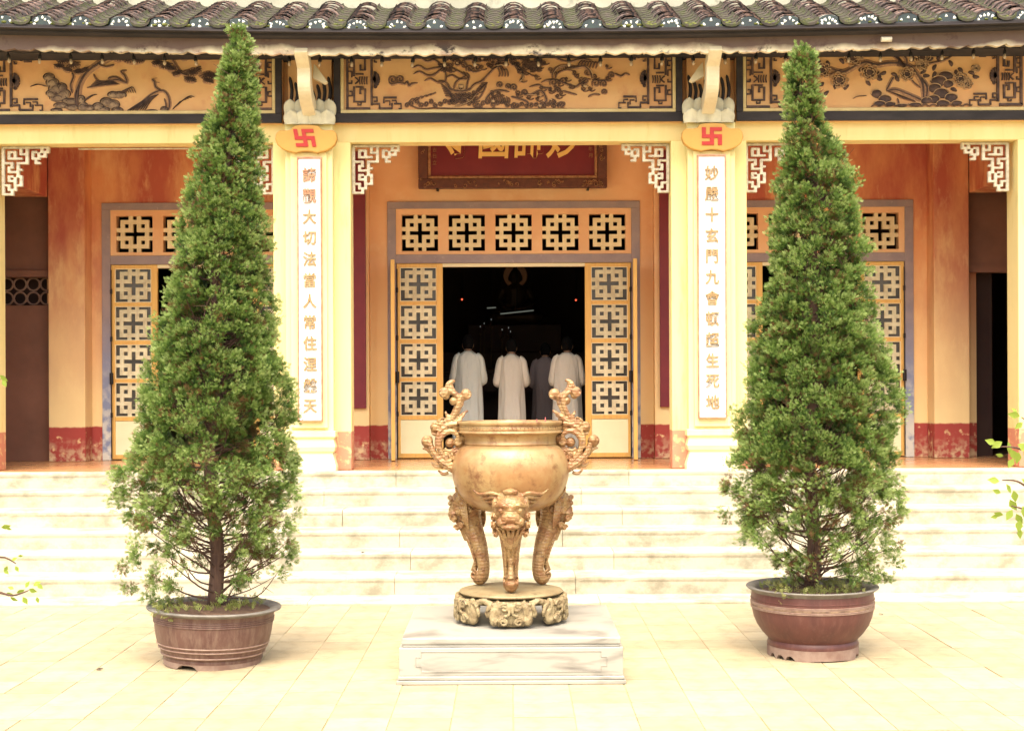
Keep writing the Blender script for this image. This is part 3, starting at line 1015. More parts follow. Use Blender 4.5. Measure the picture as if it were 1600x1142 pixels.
# ---- corner fretwork under the beams
FR = ["###############.",
      "#..........#..##",
      "#.#####.##.#.#.#",
      "#.#...#..#.###.#",
      "#.#.#.####..#..#",
      "#.#.#....#..####",
      "#.#.####.####...",
      "#.#....#........",
      "#.####.#........",
      "#....#.#........",
      "####.###........",
      "#.......#.......",
      "#.#####.#.......",
      "#.#...#.#.......",
      "#.#.#.###.......",
      "#.#.#...#.......",
      "#.#.#####.......",
      "#.#.............",
      "#.####..........",
      "#....#..........",
      "####.#..........",
      "#..###..........",
      "#..#............",
      "####............"]
FR = ["################",
      "#.....#.#....#.#",
      "#.###.#.#.##.###",
      "#.#.#.###.#.#.#.",
      "#.#.#...#.#.###.",
      "#.#####.#.###...",
      "#.......#..#....",
      "####.####..##...",
      "#..#.#..........",
      "#.##.#..........",
      "#.#..##.........",
      "#.####..........",
      "#....#..........",
      "#.##.##.........",
      "#.#.#.#.........",
      "#.###.#.........",
      "#...#.#.........",
      "###.###.........",
      "#.#.#...........",
      "#.###...........",
      "#..#............",
      "####............"]
fm = [[1 if ch == '#' else 0 for ch in r] for r in FR]
q = MB(); cw = 0.0275; ch_ = 0.0205
q.cells(fm, 0, 0, cw, ch_, -0.02, 0.02)
q.mi = 0
ME_F = bpy.data.meshes.new('corner_fretwork'); ME_F.from_pydata(q.v, [], q.f); ME_F.materials.append(M_fret); ME_F.update()
BAYS = [(PX(-3, YF), PX(428, YF)), (PX(549, YF), PX(1050, YF)), (PX(1168, YF), PX(1585, YF))]
for a, c in BAYS:
    for x, s in ((a, 1), (c, -1)):
        o = put(ME_F, 'corner_fretwork', temple, (x + s * 0.003, YF + 0.12, ZB - 0.004))
        o.matrix_parent_inverse = INV
        o.scale = (s, 1, 1)
        bevel(o, 0.004, 1)

# ---- frieze panels with painted relief
def MAP(ox, oy, sc, Y):
    def f(*pts):
        return [(PX(ox + u / sc, Y), PZ(oy + v / sc, Y)) for u, v in pts]
    return f


YP = 12.93
LFM = MAP(0, 70, 4.638, YP); CLM = MAP(530, 70, 5.926, YP); CRM = MAP(800, 70, 5.926, YP); RTM = MAP(1255, 70, 4.638, YP)
RD = 0.020    # relief depth


def spiral(cx, cy, r, turns, a0, d=1, n=14):
    return [(cx + r * (1 - 0.85 * i / n) * math.cos(a0 + d * turns * 2 * PI * i / n), cy + r * (1 - 0.85 * i / n) * math.sin(a0 + d * turns * 2 * PI * i / n)) for i in range(n + 1)]


def frieze(x0px, x1px, ytop=60):
    xa, xb = PX(x0px, YP), PX(x1px, YP)
    zt = 4.84; z_in = PZ(171.5, YP); z_c = PZ(177, YP); z_b = PZ(192, YP) + 0.002
    fz = empty('frieze', ((xa + xb) / 2, YP, z_b)); fz.parent = temple; fz.matrix_parent_inverse = INV
    PI_ = Matrix.Translation(-Vector(fz.location))
    q = MB(); q.box(xa, xb, YP, YF + 0.058, z_b, zt)
    o = q.build('panel_ground', M_frieze, fz); o.matrix_parent_inverse = PI_
    bw = 0.06; cwid = 0.03
    q = MB()
    q.box(xa, xb, YP - 0.035, YP - 0.001, z_b, z_c)
    q.box(xa, xa + bw, YP - 0.035, YP - 0.001, z_c, zt); q.box(xb - bw, xb, YP - 0.035, YP - 0.001, z_c, zt)
    o = q.build('border', M_black_paint_gap, fz); o.matrix_parent_inverse = PI_; bevel(o, 0.006)
    q = MB()
    q.box(xa + bw, xb - bw, YP - 0.024, YP - 0.001, z_c, z_in)
    q.box(xa + bw, xa + bw + cwid, YP - 0.024, YP - 0.001, z_in, zt); q.box(xb - bw - cwid, xb - bw, YP - 0.024, YP - 0.001, z_in, zt)
    o = q.build('moulding', M_cream, fz); o.matrix_parent_inverse = PI_; bevel(o, 0.006)
    return fz, PI_


def key_fret(q, T, mir=None, bold=22):
    S = lambda pts, w_=bold, sm=False: q.ribbon(T(*([(mir - u, v) for u, v in pts] if mir else pts)), w_ / 5.926 * YP / F, RD, YP, smooth=sm, taper=False, flat=True)
    S([(88, 100), (88, 590)]); S([(75, 588), (300, 588)]); S([(312, 90), (312, 560)])
    S([(150, 290), (150, 125), (252, 125), (252, 232), (210, 232), (210, 185)])
    S([(150, 385), (150, 525), (252, 525), (252, 408), (208, 408), (208, 455)])
    S([(98, 160), (132, 160), (132, 205), (108, 205)], 14); S([(98, 245), (130, 245), (130, 300)], 14)
    S([(98, 355), (130, 355), (130, 330)], 14); S([(98, 470), (132, 470), (132, 430), (108, 430)], 14)
    S([(165, 270), (240, 270)], 14); S([(165, 388), (240, 388)], 14)
    for k in range(4): S([(205 + 22 * k, 295), (200 + 22 * k, 330), (205 + 22 * k, 365)], 10, True)
    S([(160, 300), (190, 330), (160, 360)], 12, True)
    S([(185, 540), (185, 555), (215, 555), (215, 535)], 12)
    S([(325, 485), (362, 485), (362, 520), (336, 520)], 16); S([(312, 545), (385, 545), (385, 590)], 20)
    S([(385, 588), (500, 588), (500, 540)], 20); S([(425, 540), (425, 488), (545, 488)], 18); S([(440, 520), (480, 520), (480, 560)], 12)
    S([(500, 515), (540, 515), (540, 540)], 12); S([(520, 545), (585, 545), (585, 592), (562, 592)], 14)
    S([(325, 108), (400, 108), (400, 135)], 22); S([(340, 140), (340, 160), (362, 160)], 14)
    S([(430, 110), (430, 140), (488, 140), (488, 105), (545, 105), (545, 85)], 20)
    for a in range(-3, 4):
        t = a / 3 * 1.2
        cxy = [(330, 320), (330 + 60 * math.cos(t), 320 + 75 * math.sin(t))]
        S(cxy, 24)
    S(spiral(345, 255, 16, 1.1, 0), 9, True); S(spiral(345, 385, 16, 1.1, 0), 9, True)


def finish(q, nm, m, fz, inv):
    o = q.build(nm, m, fz, smooth=50); o.matrix_parent_inverse = inv
    if MID.v:
        g_ = MID.build(nm + '_ground', M_relief_mid, fz, smooth=50, kind='stuff'); g_.matrix_parent_inverse = inv
        MID.v.clear(); MID.f.clear(); MID.m.clear()
    return o


PXM = YP / F
MID = MB()
# central frieze: two dragons among clouds and waves
fz, inv = frieze(524, 1068)
for T_, m_ in ((CLM, None), (CRM, 1585)):
    q = MB(); key_fret(q, T_, mir=m_); finish(q, 'fret_relief', M_relief, fz, inv)


def st(q, T, pts, w_, sc, h=RD, sm=True, taper=True):
    if h == RD and w_ > 7: MID.ribbon(T(*pts), w_ * 2.5 / sc * PXM, h * 0.5, YP, smooth=sm, taper=taper, n=3)
    q.ribbon(T(*pts), w_ / sc * PXM, h, YP, smooth=sm, taper=taper)


q = MB()
S = lambda pts, w_=12: st(q, CLM, pts, w_, 5.926)
# mane strands of the upper dragon
for k, (x, y) in enumerate(((700, 140), (690, 215), (700, 270), (800, 335), (1000, 305), (860, 100))):
    S([(x, y), (x + 60, y - 22), (x + 130, y + 14), (x + 200, y + 2 - 10 * (k > 2)), (985, 215 - 10 * k)][:5], 13)
for k in range(8):
    S(spiral(960 + 28 * (k % 4), 190 + 40 * (k // 4) + 8 * (k % 2), 22, 1.3, k), 9)
o = finish(q, 'dragon_mane', M_relief, fz, inv); o['kind'] = 'stuff'; q = MB()
# clouds
for cx, cy, r in ((510, 325, 40), (580, 320, 36), (1105, 170, 42), (1220, 225, 36), (1290, 215, 34), (1180, 120, 34), (1440, 130, 30), (1520, 120, 32), (1500, 375, 30), (1580, 390, 26)):
    S(spiral(cx, cy, r, 1.4, 2.5), 12)
S([(470, 340), (500, 365), (560, 350), (620, 360), (640, 340), (660, 380), (690, 360), (740, 352)], 15)
S([(1060, 150), (1100, 120), (1160, 130), (1190, 190), (1250, 250), (1330, 240)], 13)
S([(1150, 150), (1240, 140), (1250, 180)], 12)
o = finish(q, 'cloud_relief', M_relief, fz, inv); o['kind'] = 'stuff'; q = MB()
# body arc of the upper dragon behind the clouds
S([(1240, 130), (1330, 95), (1430, 110), (1490, 150), (1560, 150)], 16)
for k in range(9): S([(1280 + 16 * k, 110), (1290 + 16 * k, 135), (1278 + 16 * k, 160)], 8)
for k in range(6): S(spiral(1500 + (k % 3) * 34, 120 + (k // 3) * 60, 18, 1.2, k * 1.3), 9)
o = finish(q, 'dragon_body', M_relief, fz, inv); o['kind'] = 'stuff'; q = MB()
# the long whisker and the paw
S([(1215, 430), (1260, 370), (1330, 340), (1400, 270), (1460, 215), (1560, 180)], 13)
for k in range(4): S([(1480 + 25 * k, 215), (1500 + 25 * k, 260), (1490 + 28 * k, 300)], 9)
o = finish(q, 'dragon_whisker', M_relief, fz, inv); o['kind'] = 'stuff'; q = MB()
# head raised from the waves
S([(930, 330), (1000, 350), (1040, 410), (1110, 430), (1190, 425), (1240, 400)], 16)
S([(1070, 410), (1100, 340), (1180, 290), (1160, 250)], 13); S([(1190, 420), (1200, 350), (1215, 290), (1185, 260)], 12)
for k in range(6): S([(950 + 8 * k, 360 + 22 * k), (1000 + 8 * k, 400 + 16 * k), (1060, 460 + 8 * k)], 10)
for k in range(9): S(spiral(1060 + 38 * (k % 5), 470 + 45 * (k // 5), 24, 1.5, k), 10)
for k in range(7): S([(1240 + 14 * k, 470 - 18 * k), (1300 + 12 * k, 440 - 14 * k), (1340 + 8 * k, 380 - 4 * k)], 9)
S([(1080, 570), (1200, 540), (1260, 490), (1290, 420)], 13); S([(1230, 540), (1300, 500), (1340, 450), (1380, 360)], 11)
o = finish(q, 'dragon_head', M_relief, fz, inv); o['kind'] = 'stuff'; q = MB()
rs_ = random.Random(8)
for k in range(34):
    x, y = rs_.choice(((rs_.uniform(900, 1560), rs_.uniform(95, 230)), (rs_.uniform(1000, 1580), rs_.uniform(400, 580))))
    S(spiral(x, y, rs_.uniform(12, 24), 1.3, rs_.uniform(0, 6), rs_.choice((-1, 1))), 7.5)
    S([(x - 10, y + 20), (x + 20, y + 28), (x + 52, y + 14)], 7.5)
# waves along the foot
for k in range(22):
    x = 640 + k * 44
    S(spiral(x, 560 - 16 * ((k * 7) % 3) - (30 if 8 < k < 13 else 0), 24, 1.3, k * 0.8, 1 if k % 2 else -1), 10)
for k in range(6): S([(650 + 40 * k, 540 - 14 * k), (690 + 40 * k, 500 - 10 * k), (720 + 38 * k, 520 - 16 * k)], 9)
S([(640, 550), (760, 590), (900, 585), (1100, 592), (1600, 592)], 8)
S([(1360, 520), (1420, 450), (1500, 425), (1590, 440)], 15)
for k in range(10): S([(1400 + 20 * k, 480 + 8 * (k % 2)), (1412 + 20 * k, 520), (1398 + 20 * k, 550)], 8)
S2 = lambda pts, w_=12: st(q, CRM, pts, w_, 5.926)
o = finish(q, 'wave_relief', M_relief, fz, inv); o['kind'] = 'stuff'; q = MB()
# right half: mane, coils, clouds
for k in range(7): S2([(100, 110 + 14 * k), (160 + 8 * k, 150 + 16 * k), (230, 165 + 12 * k), (290, 150 + 15 * k)], 9)
for k in range(7): S2(spiral(20 + 24 * (k % 4), 130 + 50 * (k // 4), 22, 1.3, k), 10)
S2([(20, 190), (90, 220), (115, 290), (80, 350)], 18); S2([(60, 230), (130, 250), (200, 290), (270, 300)], 9)
S2([(385, 320), (395, 260), (440, 215), (520, 200), (600, 215), (680, 205), (730, 250), (755, 320)], 20)
S2([(410, 320), (430, 275), (500, 240), (580, 245)], 10)
for k in range(11): S2([(405 + 17 * k, 290 - 11 * min(k, 6)), (425 + 17 * k, 275 - 9 * min(k, 6)), (420 + 17 * k, 255 - 9 * min(k, 6))], 7)
for k in range(7): S2([(620 + 28 * k, 205 + 4 * k), (640 + 28 * k, 170), (665 + 26 * k, 150 + 5 * k)], 10)
S2([(390, 110), (470, 150), (560, 160), (640, 140), (760, 150)], 12); S2([(610, 100), (700, 112), (800, 95)], 11)
o = finish(q, 'dragon_body', M_relief, fz, inv); o['kind'] = 'stuff'; q = MB()
for cx, cy, r in ((395, 355, 38), (490, 345, 36), (440, 425, 30), (790, 365, 40), (860, 370, 34), (935, 290, 32), (870, 445, 28), (30, 400, 34), (130, 450, 32), (690, 345, 34), (390, 540, 34), (470, 565, 34), (300, 560, 30)):
    S2(spiral(cx, cy, r, 1.4, 2.4), 12)
S2([(280, 355), (330, 335), (420, 330), (520, 370), (600, 395), (640, 370), (700, 330), (745, 325)], 14)
S2([(960, 270), (1020, 300), (1060, 275), (1105, 290)], 13); S2([(480, 430), (540, 450), (615, 470)], 12); S2([(715, 490), (770, 465), (830, 470)], 13)
S2([(750, 330), (850, 340), (930, 320)], 14); S2([(170, 395), (260, 375), (300, 400), (380, 410)], 13)
S2([(100, 440), (180, 470), (280, 430), (330, 510), (300, 560)], 16); S2([(0, 480), (60, 500), (150, 530), (160, 570)], 14)
for k in range(12): S2(spiral(20 + 42 * k, 575 - 10 * (k % 3), 22, 1.3, k), 9)
S2([(0, 592), (520, 592)], 8)
for k in range(46):
    x, y = rs_.choice(((rs_.uniform(0, 330), rs_.uniform(90, 330)), (rs_.uniform(0, 520), rs_.uniform(390, 580)), (rs_.uniform(330, 900), rs_.uniform(180, 420))))
    S2(spiral(x, y, rs_.uniform(12, 24), 1.3, rs_.uniform(0, 6), rs_.choice((-1, 1))), 7.5)
    S2([(x - 10, y + 20), (x + 20, y + 28), (x + 52, y + 14)], 7.5)
o = finish(q, 'cloud_relief', M_relief, fz, inv); o['kind'] = 'stuff'
q = MB()
S = lambda pts, w_=7: st(q, CLM, pts, w_, 5.926, RD + 0.008)
for cx, cy, r in ((1140, 385, 30), (1440, 525, 22), (1105, 170, 16), (1340, 130, 20)):
    q.blob(*CLM((cx, cy))[0], r / 5.926 * PXM, r / 5.926 * PXM * 0.8, RD + 0.012, YP)
S([(1460, 200), (1530, 195), (1570, 230)], 10); S([(1090, 395), (1140, 425), (1190, 400)], 8); S([(1080, 575), (1220, 530), (1290, 450)], 6)
S2 = lambda pts, w_=7: st(q, CRM, pts, w_, 5.926, RD + 0.008)
S2([(390, 300), (405, 255), (450, 212), (530, 198)], 7); S2([(700, 205), (745, 250), (765, 310)], 9); S2([(140, 470), (220, 470), (290, 490)], 9); S2([(115, 270), (110, 320), (75, 355)], 8)
for cx, cy, r in ((690, 390, 26), (270, 570, 22), (375, 515, 14)):
    q.blob(*CRM((cx, cy))[0], r / 5.926 * PXM, r / 5.926 * PXM * 0.7, RD + 0.01, YP)
for k in range(9): S2([(420 + 17 * k, 285 - 11 * min(k, 6)), (432 + 17 * k, 268 - 9 * min(k, 6))], 4)
o = finish(q, 'highlight_relief', M_relief_pale, fz, inv); o['kind'] = 'stuff'


def leaf_fan(q, T, cx, cy, r, sc, n=9, a0=0.3, spread=2.5, w_=9):
    for k in range(n):
        a = a0 + spread * k / (n - 1)
        st(q, T, [(cx, cy), (cx + 0.55 * r * math.cos(a), cy + 0.55 * r * math.sin(a) * 0.9), (cx + r * math.cos(a), cy + r * math.sin(a) * 0.8)], w_, sc, RD)


# left frieze: old pine, birds and rocks
fz, inv = frieze(-60, 443)
fz_left = fz
q = MB()
def TL(*pts): return LFM(*[((u - 560) * 0.78 + 120 if False else u, v) for u, v in pts])
LEFT_KEY = lambda *pts: [(PX(-36 + u / 5.926 * 1.06, YP), PZ(70 + v / 5.926, YP)) for u, v in pts]
RIGHT_KEY = lambda *pts: [(PX(432 - (u - 70) / 5.926 * 1.06, YP), PZ(70 + v / 5.926, YP)) for u, v in pts]
key_fret(q, LEFT_KEY, bold=24); finish(q, 'fret_relief', M_relief, fz, inv)
q = MB(); key_fret(q, RIGHT_KEY, bold=24)
finish(q, 'fret_relief', M_relief, fz, inv)
q = MB()
S = lambda pts, w_=12: st(q, LFM, pts, w_, 4.638)
S([(565, 450), (575, 350), (590, 270), (640, 190), (720, 130), (800, 90), (880, 60)], 26); S([(560, 430), (560, 340), (600, 250)], 14)
S([(535, 340), (525, 280), (545, 220), (530, 190)], 13); S([(720, 130), (780, 150), (840, 135)], 11); S([(1190, 60), (1250, 80), (1280, 130), (1330, 200), (1380, 210)], 14)
for cx, cy, r, a in ((470, 110, 58, 0.2), (540, 140, 60, 0.0), (440, 150, 44, 0.4), (580, 190, 46, 0.2), (620, 180, 40, -.2), (500, 175, 40, 0.6), (880, 90, 60, 0.1), (950, 100, 66, 0.0), (1010, 110, 56, 0.2), (840, 70, 50, 0.3), (940, 60, 50, 0.2),
                      (1150, 130, 50, 0.2), (1210, 150, 58, 0.1), (1250, 170, 46, 0.3), (1290, 205, 46, 0.0), (1350, 85, 52, 0.1), (1395, 85, 36, 0.2), (1390, 200, 62, 0.4), (1390, 250, 52, 0.6), (1420, 190, 56, -.4), (1510, 220, 66, 0.1), (1520, 260, 46, 0.6), (1560, 225, 52, -.2)):
    leaf_fan(q, LFM, cx, cy - 24, r * 0.95, 4.638, 8, a, 2.5, 6.5); leaf_fan(q, LFM, cx + 8, cy + 4, r * 0.75, 4.638, 7, a + 2.9, 3.0, 6.5); MID.blob(*LFM((cx, cy - 4))[0], r * 0.95 / 4.638 * PXM, r * 0.62 / 4.638 * PXM, RD * .45, YP)
o = finish(q, 'pine_relief', M_relief, fz, inv); o['kind'] = 'stuff'; q = MB()
# flying and grazing birds
S([(640, 300), (700, 290), (780, 260), (860, 245), (930, 265), (915, 215), (890, 185), (930, 175)], 14); S([(790, 235), (850, 225), (910, 260)], 12)
for k in range(6): S([(700 - 10 * k, 250 + 10 * k), (760, 255 + 6 * k), (830 + 10 * k, 250 + 5 * k)], 8)
S([(690, 200), (710, 240), (760, 270)], 9)
o = finish(q, 'flying_bird_relief', M_relief, fz, inv); o['kind'] = 'stuff'; q = MB()
S([(1000, 470), (1050, 400), (1120, 345), (1190, 325), (1230, 365), (1240, 430), (1225, 470)], 13); S([(1180, 325), (1140, 300), (1130, 260), (1110, 240)], 13)
for k in range(8): S([(930 + 18 * k, 470), (1010 + 14 * k, 420 - 4 * k), (1090 + 10 * k, 370 - 3 * k)], 7)
S([(1130, 260), (1165, 265)], 9); S([(1120, 235), (1150, 232)], 9); S([(1200, 380), (1215, 430), (1200, 470)], 9)
for k in range(6): S([(1260, 460), (1300 + 14 * k, 420 - 10 * k), (1320 + 20 * k, 400 - 6 * k)], 6)
for k in range(5): S([(230 + 12 * k, 290 - 4 * k), (290, 275), (340 + 6 * k, 290)], 7)
for k in range(5): S([(880 + 6 * k, 345), (910 + 14 * k, 320 - 6 * k), (930 + 16 * k, 340)], 6)
for k in range(4): S([(620, 400), (650 + 12 * k, 370 - 5 * k), (690 + 8 * k, 350)], 6)
o = finish(q, 'grazing_bird_relief', M_relief, fz, inv); o['kind'] = 'stuff'
q = MB(); q2 = MB()
for cx, cy, rx, ry in ((365, 225, 40, 30), (390, 265, 46, 36), (415, 310, 52, 40), (460, 300, 34, 34), (470, 345, 50, 36), (380, 345, 36, 28), (430, 375, 60, 30), (520, 400, 60, 24), (450, 430, 50, 24), (530, 445, 50, 22), (420, 465, 40, 16), (600, 390, 26, 34), (610, 440, 40, 34), (660, 450, 34, 24), (720, 440, 40, 30), (780, 405, 44, 32), (830, 425, 46, 36), (760, 460, 44, 20), (860, 465, 40, 22), (830, 355, 40, 26), (880, 355, 44, 26), (1200, 460, 26, 20), (1110, 472, 40, 10)):
    q.blob(*LFM((cx, cy))[0], rx / 4.638 * PXM, ry / 4.638 * PXM, RD, YP)
    q2.ribbon(LFM(*[(cx + 1.02 * rx * math.cos(t), cy + 1.02 * ry * math.sin(t)) for t in [PI * (0.9 + 1.3 * i / 8) for i in range(9)]]), 8 / 4.638 * PXM, RD * 0.8, YP)
    q2.ribbon(LFM(*[(cx + 0.5 * rx * math.cos(t), cy + 0.5 * ry * math.sin(t)) for t in [PI * (0.9 + 1.2 * i / 6) for i in range(7)]]), 6 / 4.638 * PXM, RD * 1.15, YP)
    finish(q, 'rock', M_relief_stone, fz, inv); q = MB()
    o = finish(q2, 'rock_lines', M_relief, fz, inv); o['kind'] = 'stuff'; q2 = MB()

# right frieze: peonies, long-tailed birds and rocks
fz, inv = frieze(1152, 1660)
q = MB()
LEFT_KEY2 = lambda *pts: [(PX(1158 + (u - 40) / 5.926 * 1.06, YP), PZ(70 + v / 5.926, YP)) for u, v in pts]
RIGHT_KEY2 = lambda *pts: [(PX(1600 - (u - 70) / 5.926 * 0.96, YP), PZ(68 + v / 5.926, YP)) for u, v in pts]
key_fret(q, LEFT_KEY2, bold=24); finish(q, 'fret_relief', M_relief, fz, inv)
q = MB(); key_fret(q, RIGHT_KEY2, bold=26)
finish(q, 'fret_relief', M_relief, fz, inv)
q = MB(); q2 = MB()
S = lambda pts, w_=12: st(q, RTM, pts, w_, 4.638)
S([(880, 460), (880, 380), (870, 290), (820, 210), (770, 165), (700, 150), (620, 148), (540, 160), (470, 140), (400, 160), (300, 210), (200, 180), (80, 120)], 22)
S([(900, 400), (905, 320), (860, 250)], 20); S([(760, 170), (850, 170), (930, 150), (1010, 135), (1090, 100)], 11); S([(860, 330), (810, 290), (780, 250)], 10)
S([(640, 290), (610, 345)], 12); S([(300, 190), (240, 210), (180, 240)], 9)
o = finish(q, 'branch_relief', M_relief, fz, inv); o['kind'] = 'stuff'; q = MB()
# birds
S([(470, 75), (550, 70), (640, 80), (690, 95)], 12); S([(500, 92), (580, 88), (660, 96)], 8)
for k in range(8): S([(650 + 8 * k, 95 + 4 * k), (700 + 6 * k, 110 + 8 * k), (690 + 10 * k, 170 + 2 * k)], 12)
S([(640, 65), (700, 70), (750, 110), (765, 170)], 14)
o = finish(q, 'perched_bird_relief', M_relief, fz, inv); o['kind'] = 'stuff'; q = MB()
S([(610, 345), (650, 270), (665, 250)], 14); S([(610, 350), (680, 340), (760, 370), (830, 400), (870, 420)], 18)
for k in range(7): S([(620 + 16 * k, 350 + 6 * k), (680 + 14 * k, 375 + 5 * k), (740 + 14 * k, 410 + 3 * k)], 9)
S([(690, 400), (700, 440), (690, 460)], 9); S([(370, 405), (400, 388), (470, 382)], 6)
o = finish(q, 'standing_bird_relief', M_relief, fz, inv); o['kind'] = 'stuff'; q = MB()
# leaves
for cx, cy in ((120, 130), (190, 150), (140, 300), (175, 365), (240, 310), (320, 320), (290, 130), (330, 100), (430, 190), (480, 290), (560, 230), (590, 220), (560, 260), (670, 230), (690, 260), (800, 120), (840, 60), (930, 120), (960, 180), (990, 80), (990, 110), (1080, 150), (960, 230), (900, 240), (880, 210), (1120, 220), (1160, 260), (1230, 220), (1260, 250), (1150, 200), (1100, 340), (1250, 180)):
    a = (cx * 7 + cy * 13) % 6.28
    q.blob(*RTM((cx, cy))[0], 27 / 4.638 * PXM, 15 / 4.638 * PXM, RD, YP, rot=a); finish(q, 'leaf_relief', M_relief, fz, inv); q = MB()
# rocks
for cx, cy, rx, ry in ((1040, 240, 60, 34), (990, 280, 60, 40), (960, 330, 50, 34), (1060, 300, 40, 30), (1010, 370, 60, 40), (950, 410, 50, 30), (1080, 400, 50, 34), (1020, 440, 50, 24), (540, 370, 40, 34), (600, 410, 50, 34), (560, 440, 44, 20), (640, 445, 40, 18), (720, 455, 50, 12), (820, 450, 50, 16), (900, 420, 40, 26), (1120, 440, 40, 20)):
    q.blob(*RTM((cx, cy))[0], rx / 4.638 * PXM, ry / 4.638 * PXM, RD, YP)
    q2.ribbon(RTM(*[(cx + 0.95 * rx * math.cos(t), cy + 0.95 * ry * math.sin(t)) for t in [PI * (0.95 + 1.1 * i / 8) for i in range(9)]]), 7 / 4.638 * PXM, RD * 1.1, YP)
    finish(q, 'rock', M_relief, fz, inv); q = MB()
    finish(q2, 'rock_line', M_relief_pale, fz, inv); q2 = MB()
for k in range(12): S([(500 + 60 * k, 462), (530 + 60 * k, 448), (560 + 60 * k, 462)], 8)
o = finish(q, 'grass_relief', M_relief, fz, inv); o['kind'] = 'stuff'; q = MB()
# flowers
for cx, cy, r in ((370, 110, 60), (145, 200, 55), (270, 270, 58), (490, 215, 60), (760, 230, 50), (870, 110, 52), (870, 165, 40), (1150, 270, 52), (1190, 300, 40), (1260, 190, 26), (415, 90, 34)):
    q.blob(*RTM((cx, cy))[0], 0.9 * r / 4.638 * PXM, 0.75 * r / 4.638 * PXM, RD * 0.7, YP)
    for ring, (rr, npet) in enumerate(((0.85, 7), (0.5, 5), (0.2, 3))):
        for k in range(npet):
            a = 2 * PI * k / npet + ring
            px_, py_ = cx + rr * r * math.cos(a), cy + rr * r * 0.85 * math.sin(a)
            pr = r * 0.33
            q2.ribbon(RTM(*[(px_ + pr * math.cos(a + t), py_ + pr * 0.85 * math.sin(a + t)) for t in [-1.5 + 3.0 * i / 6 for i in range(7)]]), 9 / 4.638 * PXM, RD * 1.3, YP)
    finish(q, 'peony', M_relief, fz, inv); q = MB()
    o = finish(q2, 'peony_petals', M_relief_pale, fz, inv); o['kind'] = 'stuff'; q2 = MB()

# ---- lotus capitals, bracket arms, emblem plaques
def petal(q, xc, z0, wd, ht, Y, lean):
    n = 8
    vs = []; rows = 10
    for i in range(rows + 1):
        t = i / rows
        hw = wd / 2 * (0.86 + 0.22 * math.sin(PI * min(t * 0.9 + 0.1, 1))) * (max(0.0, 1 - max(0, (t - 0.5) / 0.5) ** 2.2) ** 0.5)
        hw = max(hw, 0.003)
        for j in range(n + 1):
            u = j / n * 2 - 1
            vs.append((xc + u * hw, Y - lean * t ** 1.6 - 0.022 * (1 - u * u), z0 + ht * t))
    fs = []
    for i in range(rows):
        for j in range(n):
            a = i * (n + 1) + j
            fs.append((a, a + 1, a + n + 2, a + n + 1))
    nb = len(vs)
    vs += [(x, y + 0.03, z) for x, y, z in vs]
    fs2 = [tuple(reversed([k + nb for k in f])) for f in fs]
    edge = [j for j in range(n + 1)] + [(i * (n + 1) + n) for i in range(1, rows + 1)] + [rows * (n + 1) + j for j in range(n - 1, -1, -1)] + [i * (n + 1) for i in range(rows - 1, 0, -1)]
    for k in range(len(edge)):
        a, b_ = edge[k], edge[(k + 1) % len(edge)]
        fs2.append((b_, a, a + nb, b_ + nb))
    q.add(vs, fs + fs2)


def swasti(size, th):
    """the Buddhist emblem on the plaques: arms turned as in the photograph, on a 5 x 5 grid"""
    rows = ["#.###", "#.#..", "#####", "..#.#", "###.#"]
    return [[1 if c == '#' else 0 for c in r] for r in rows]


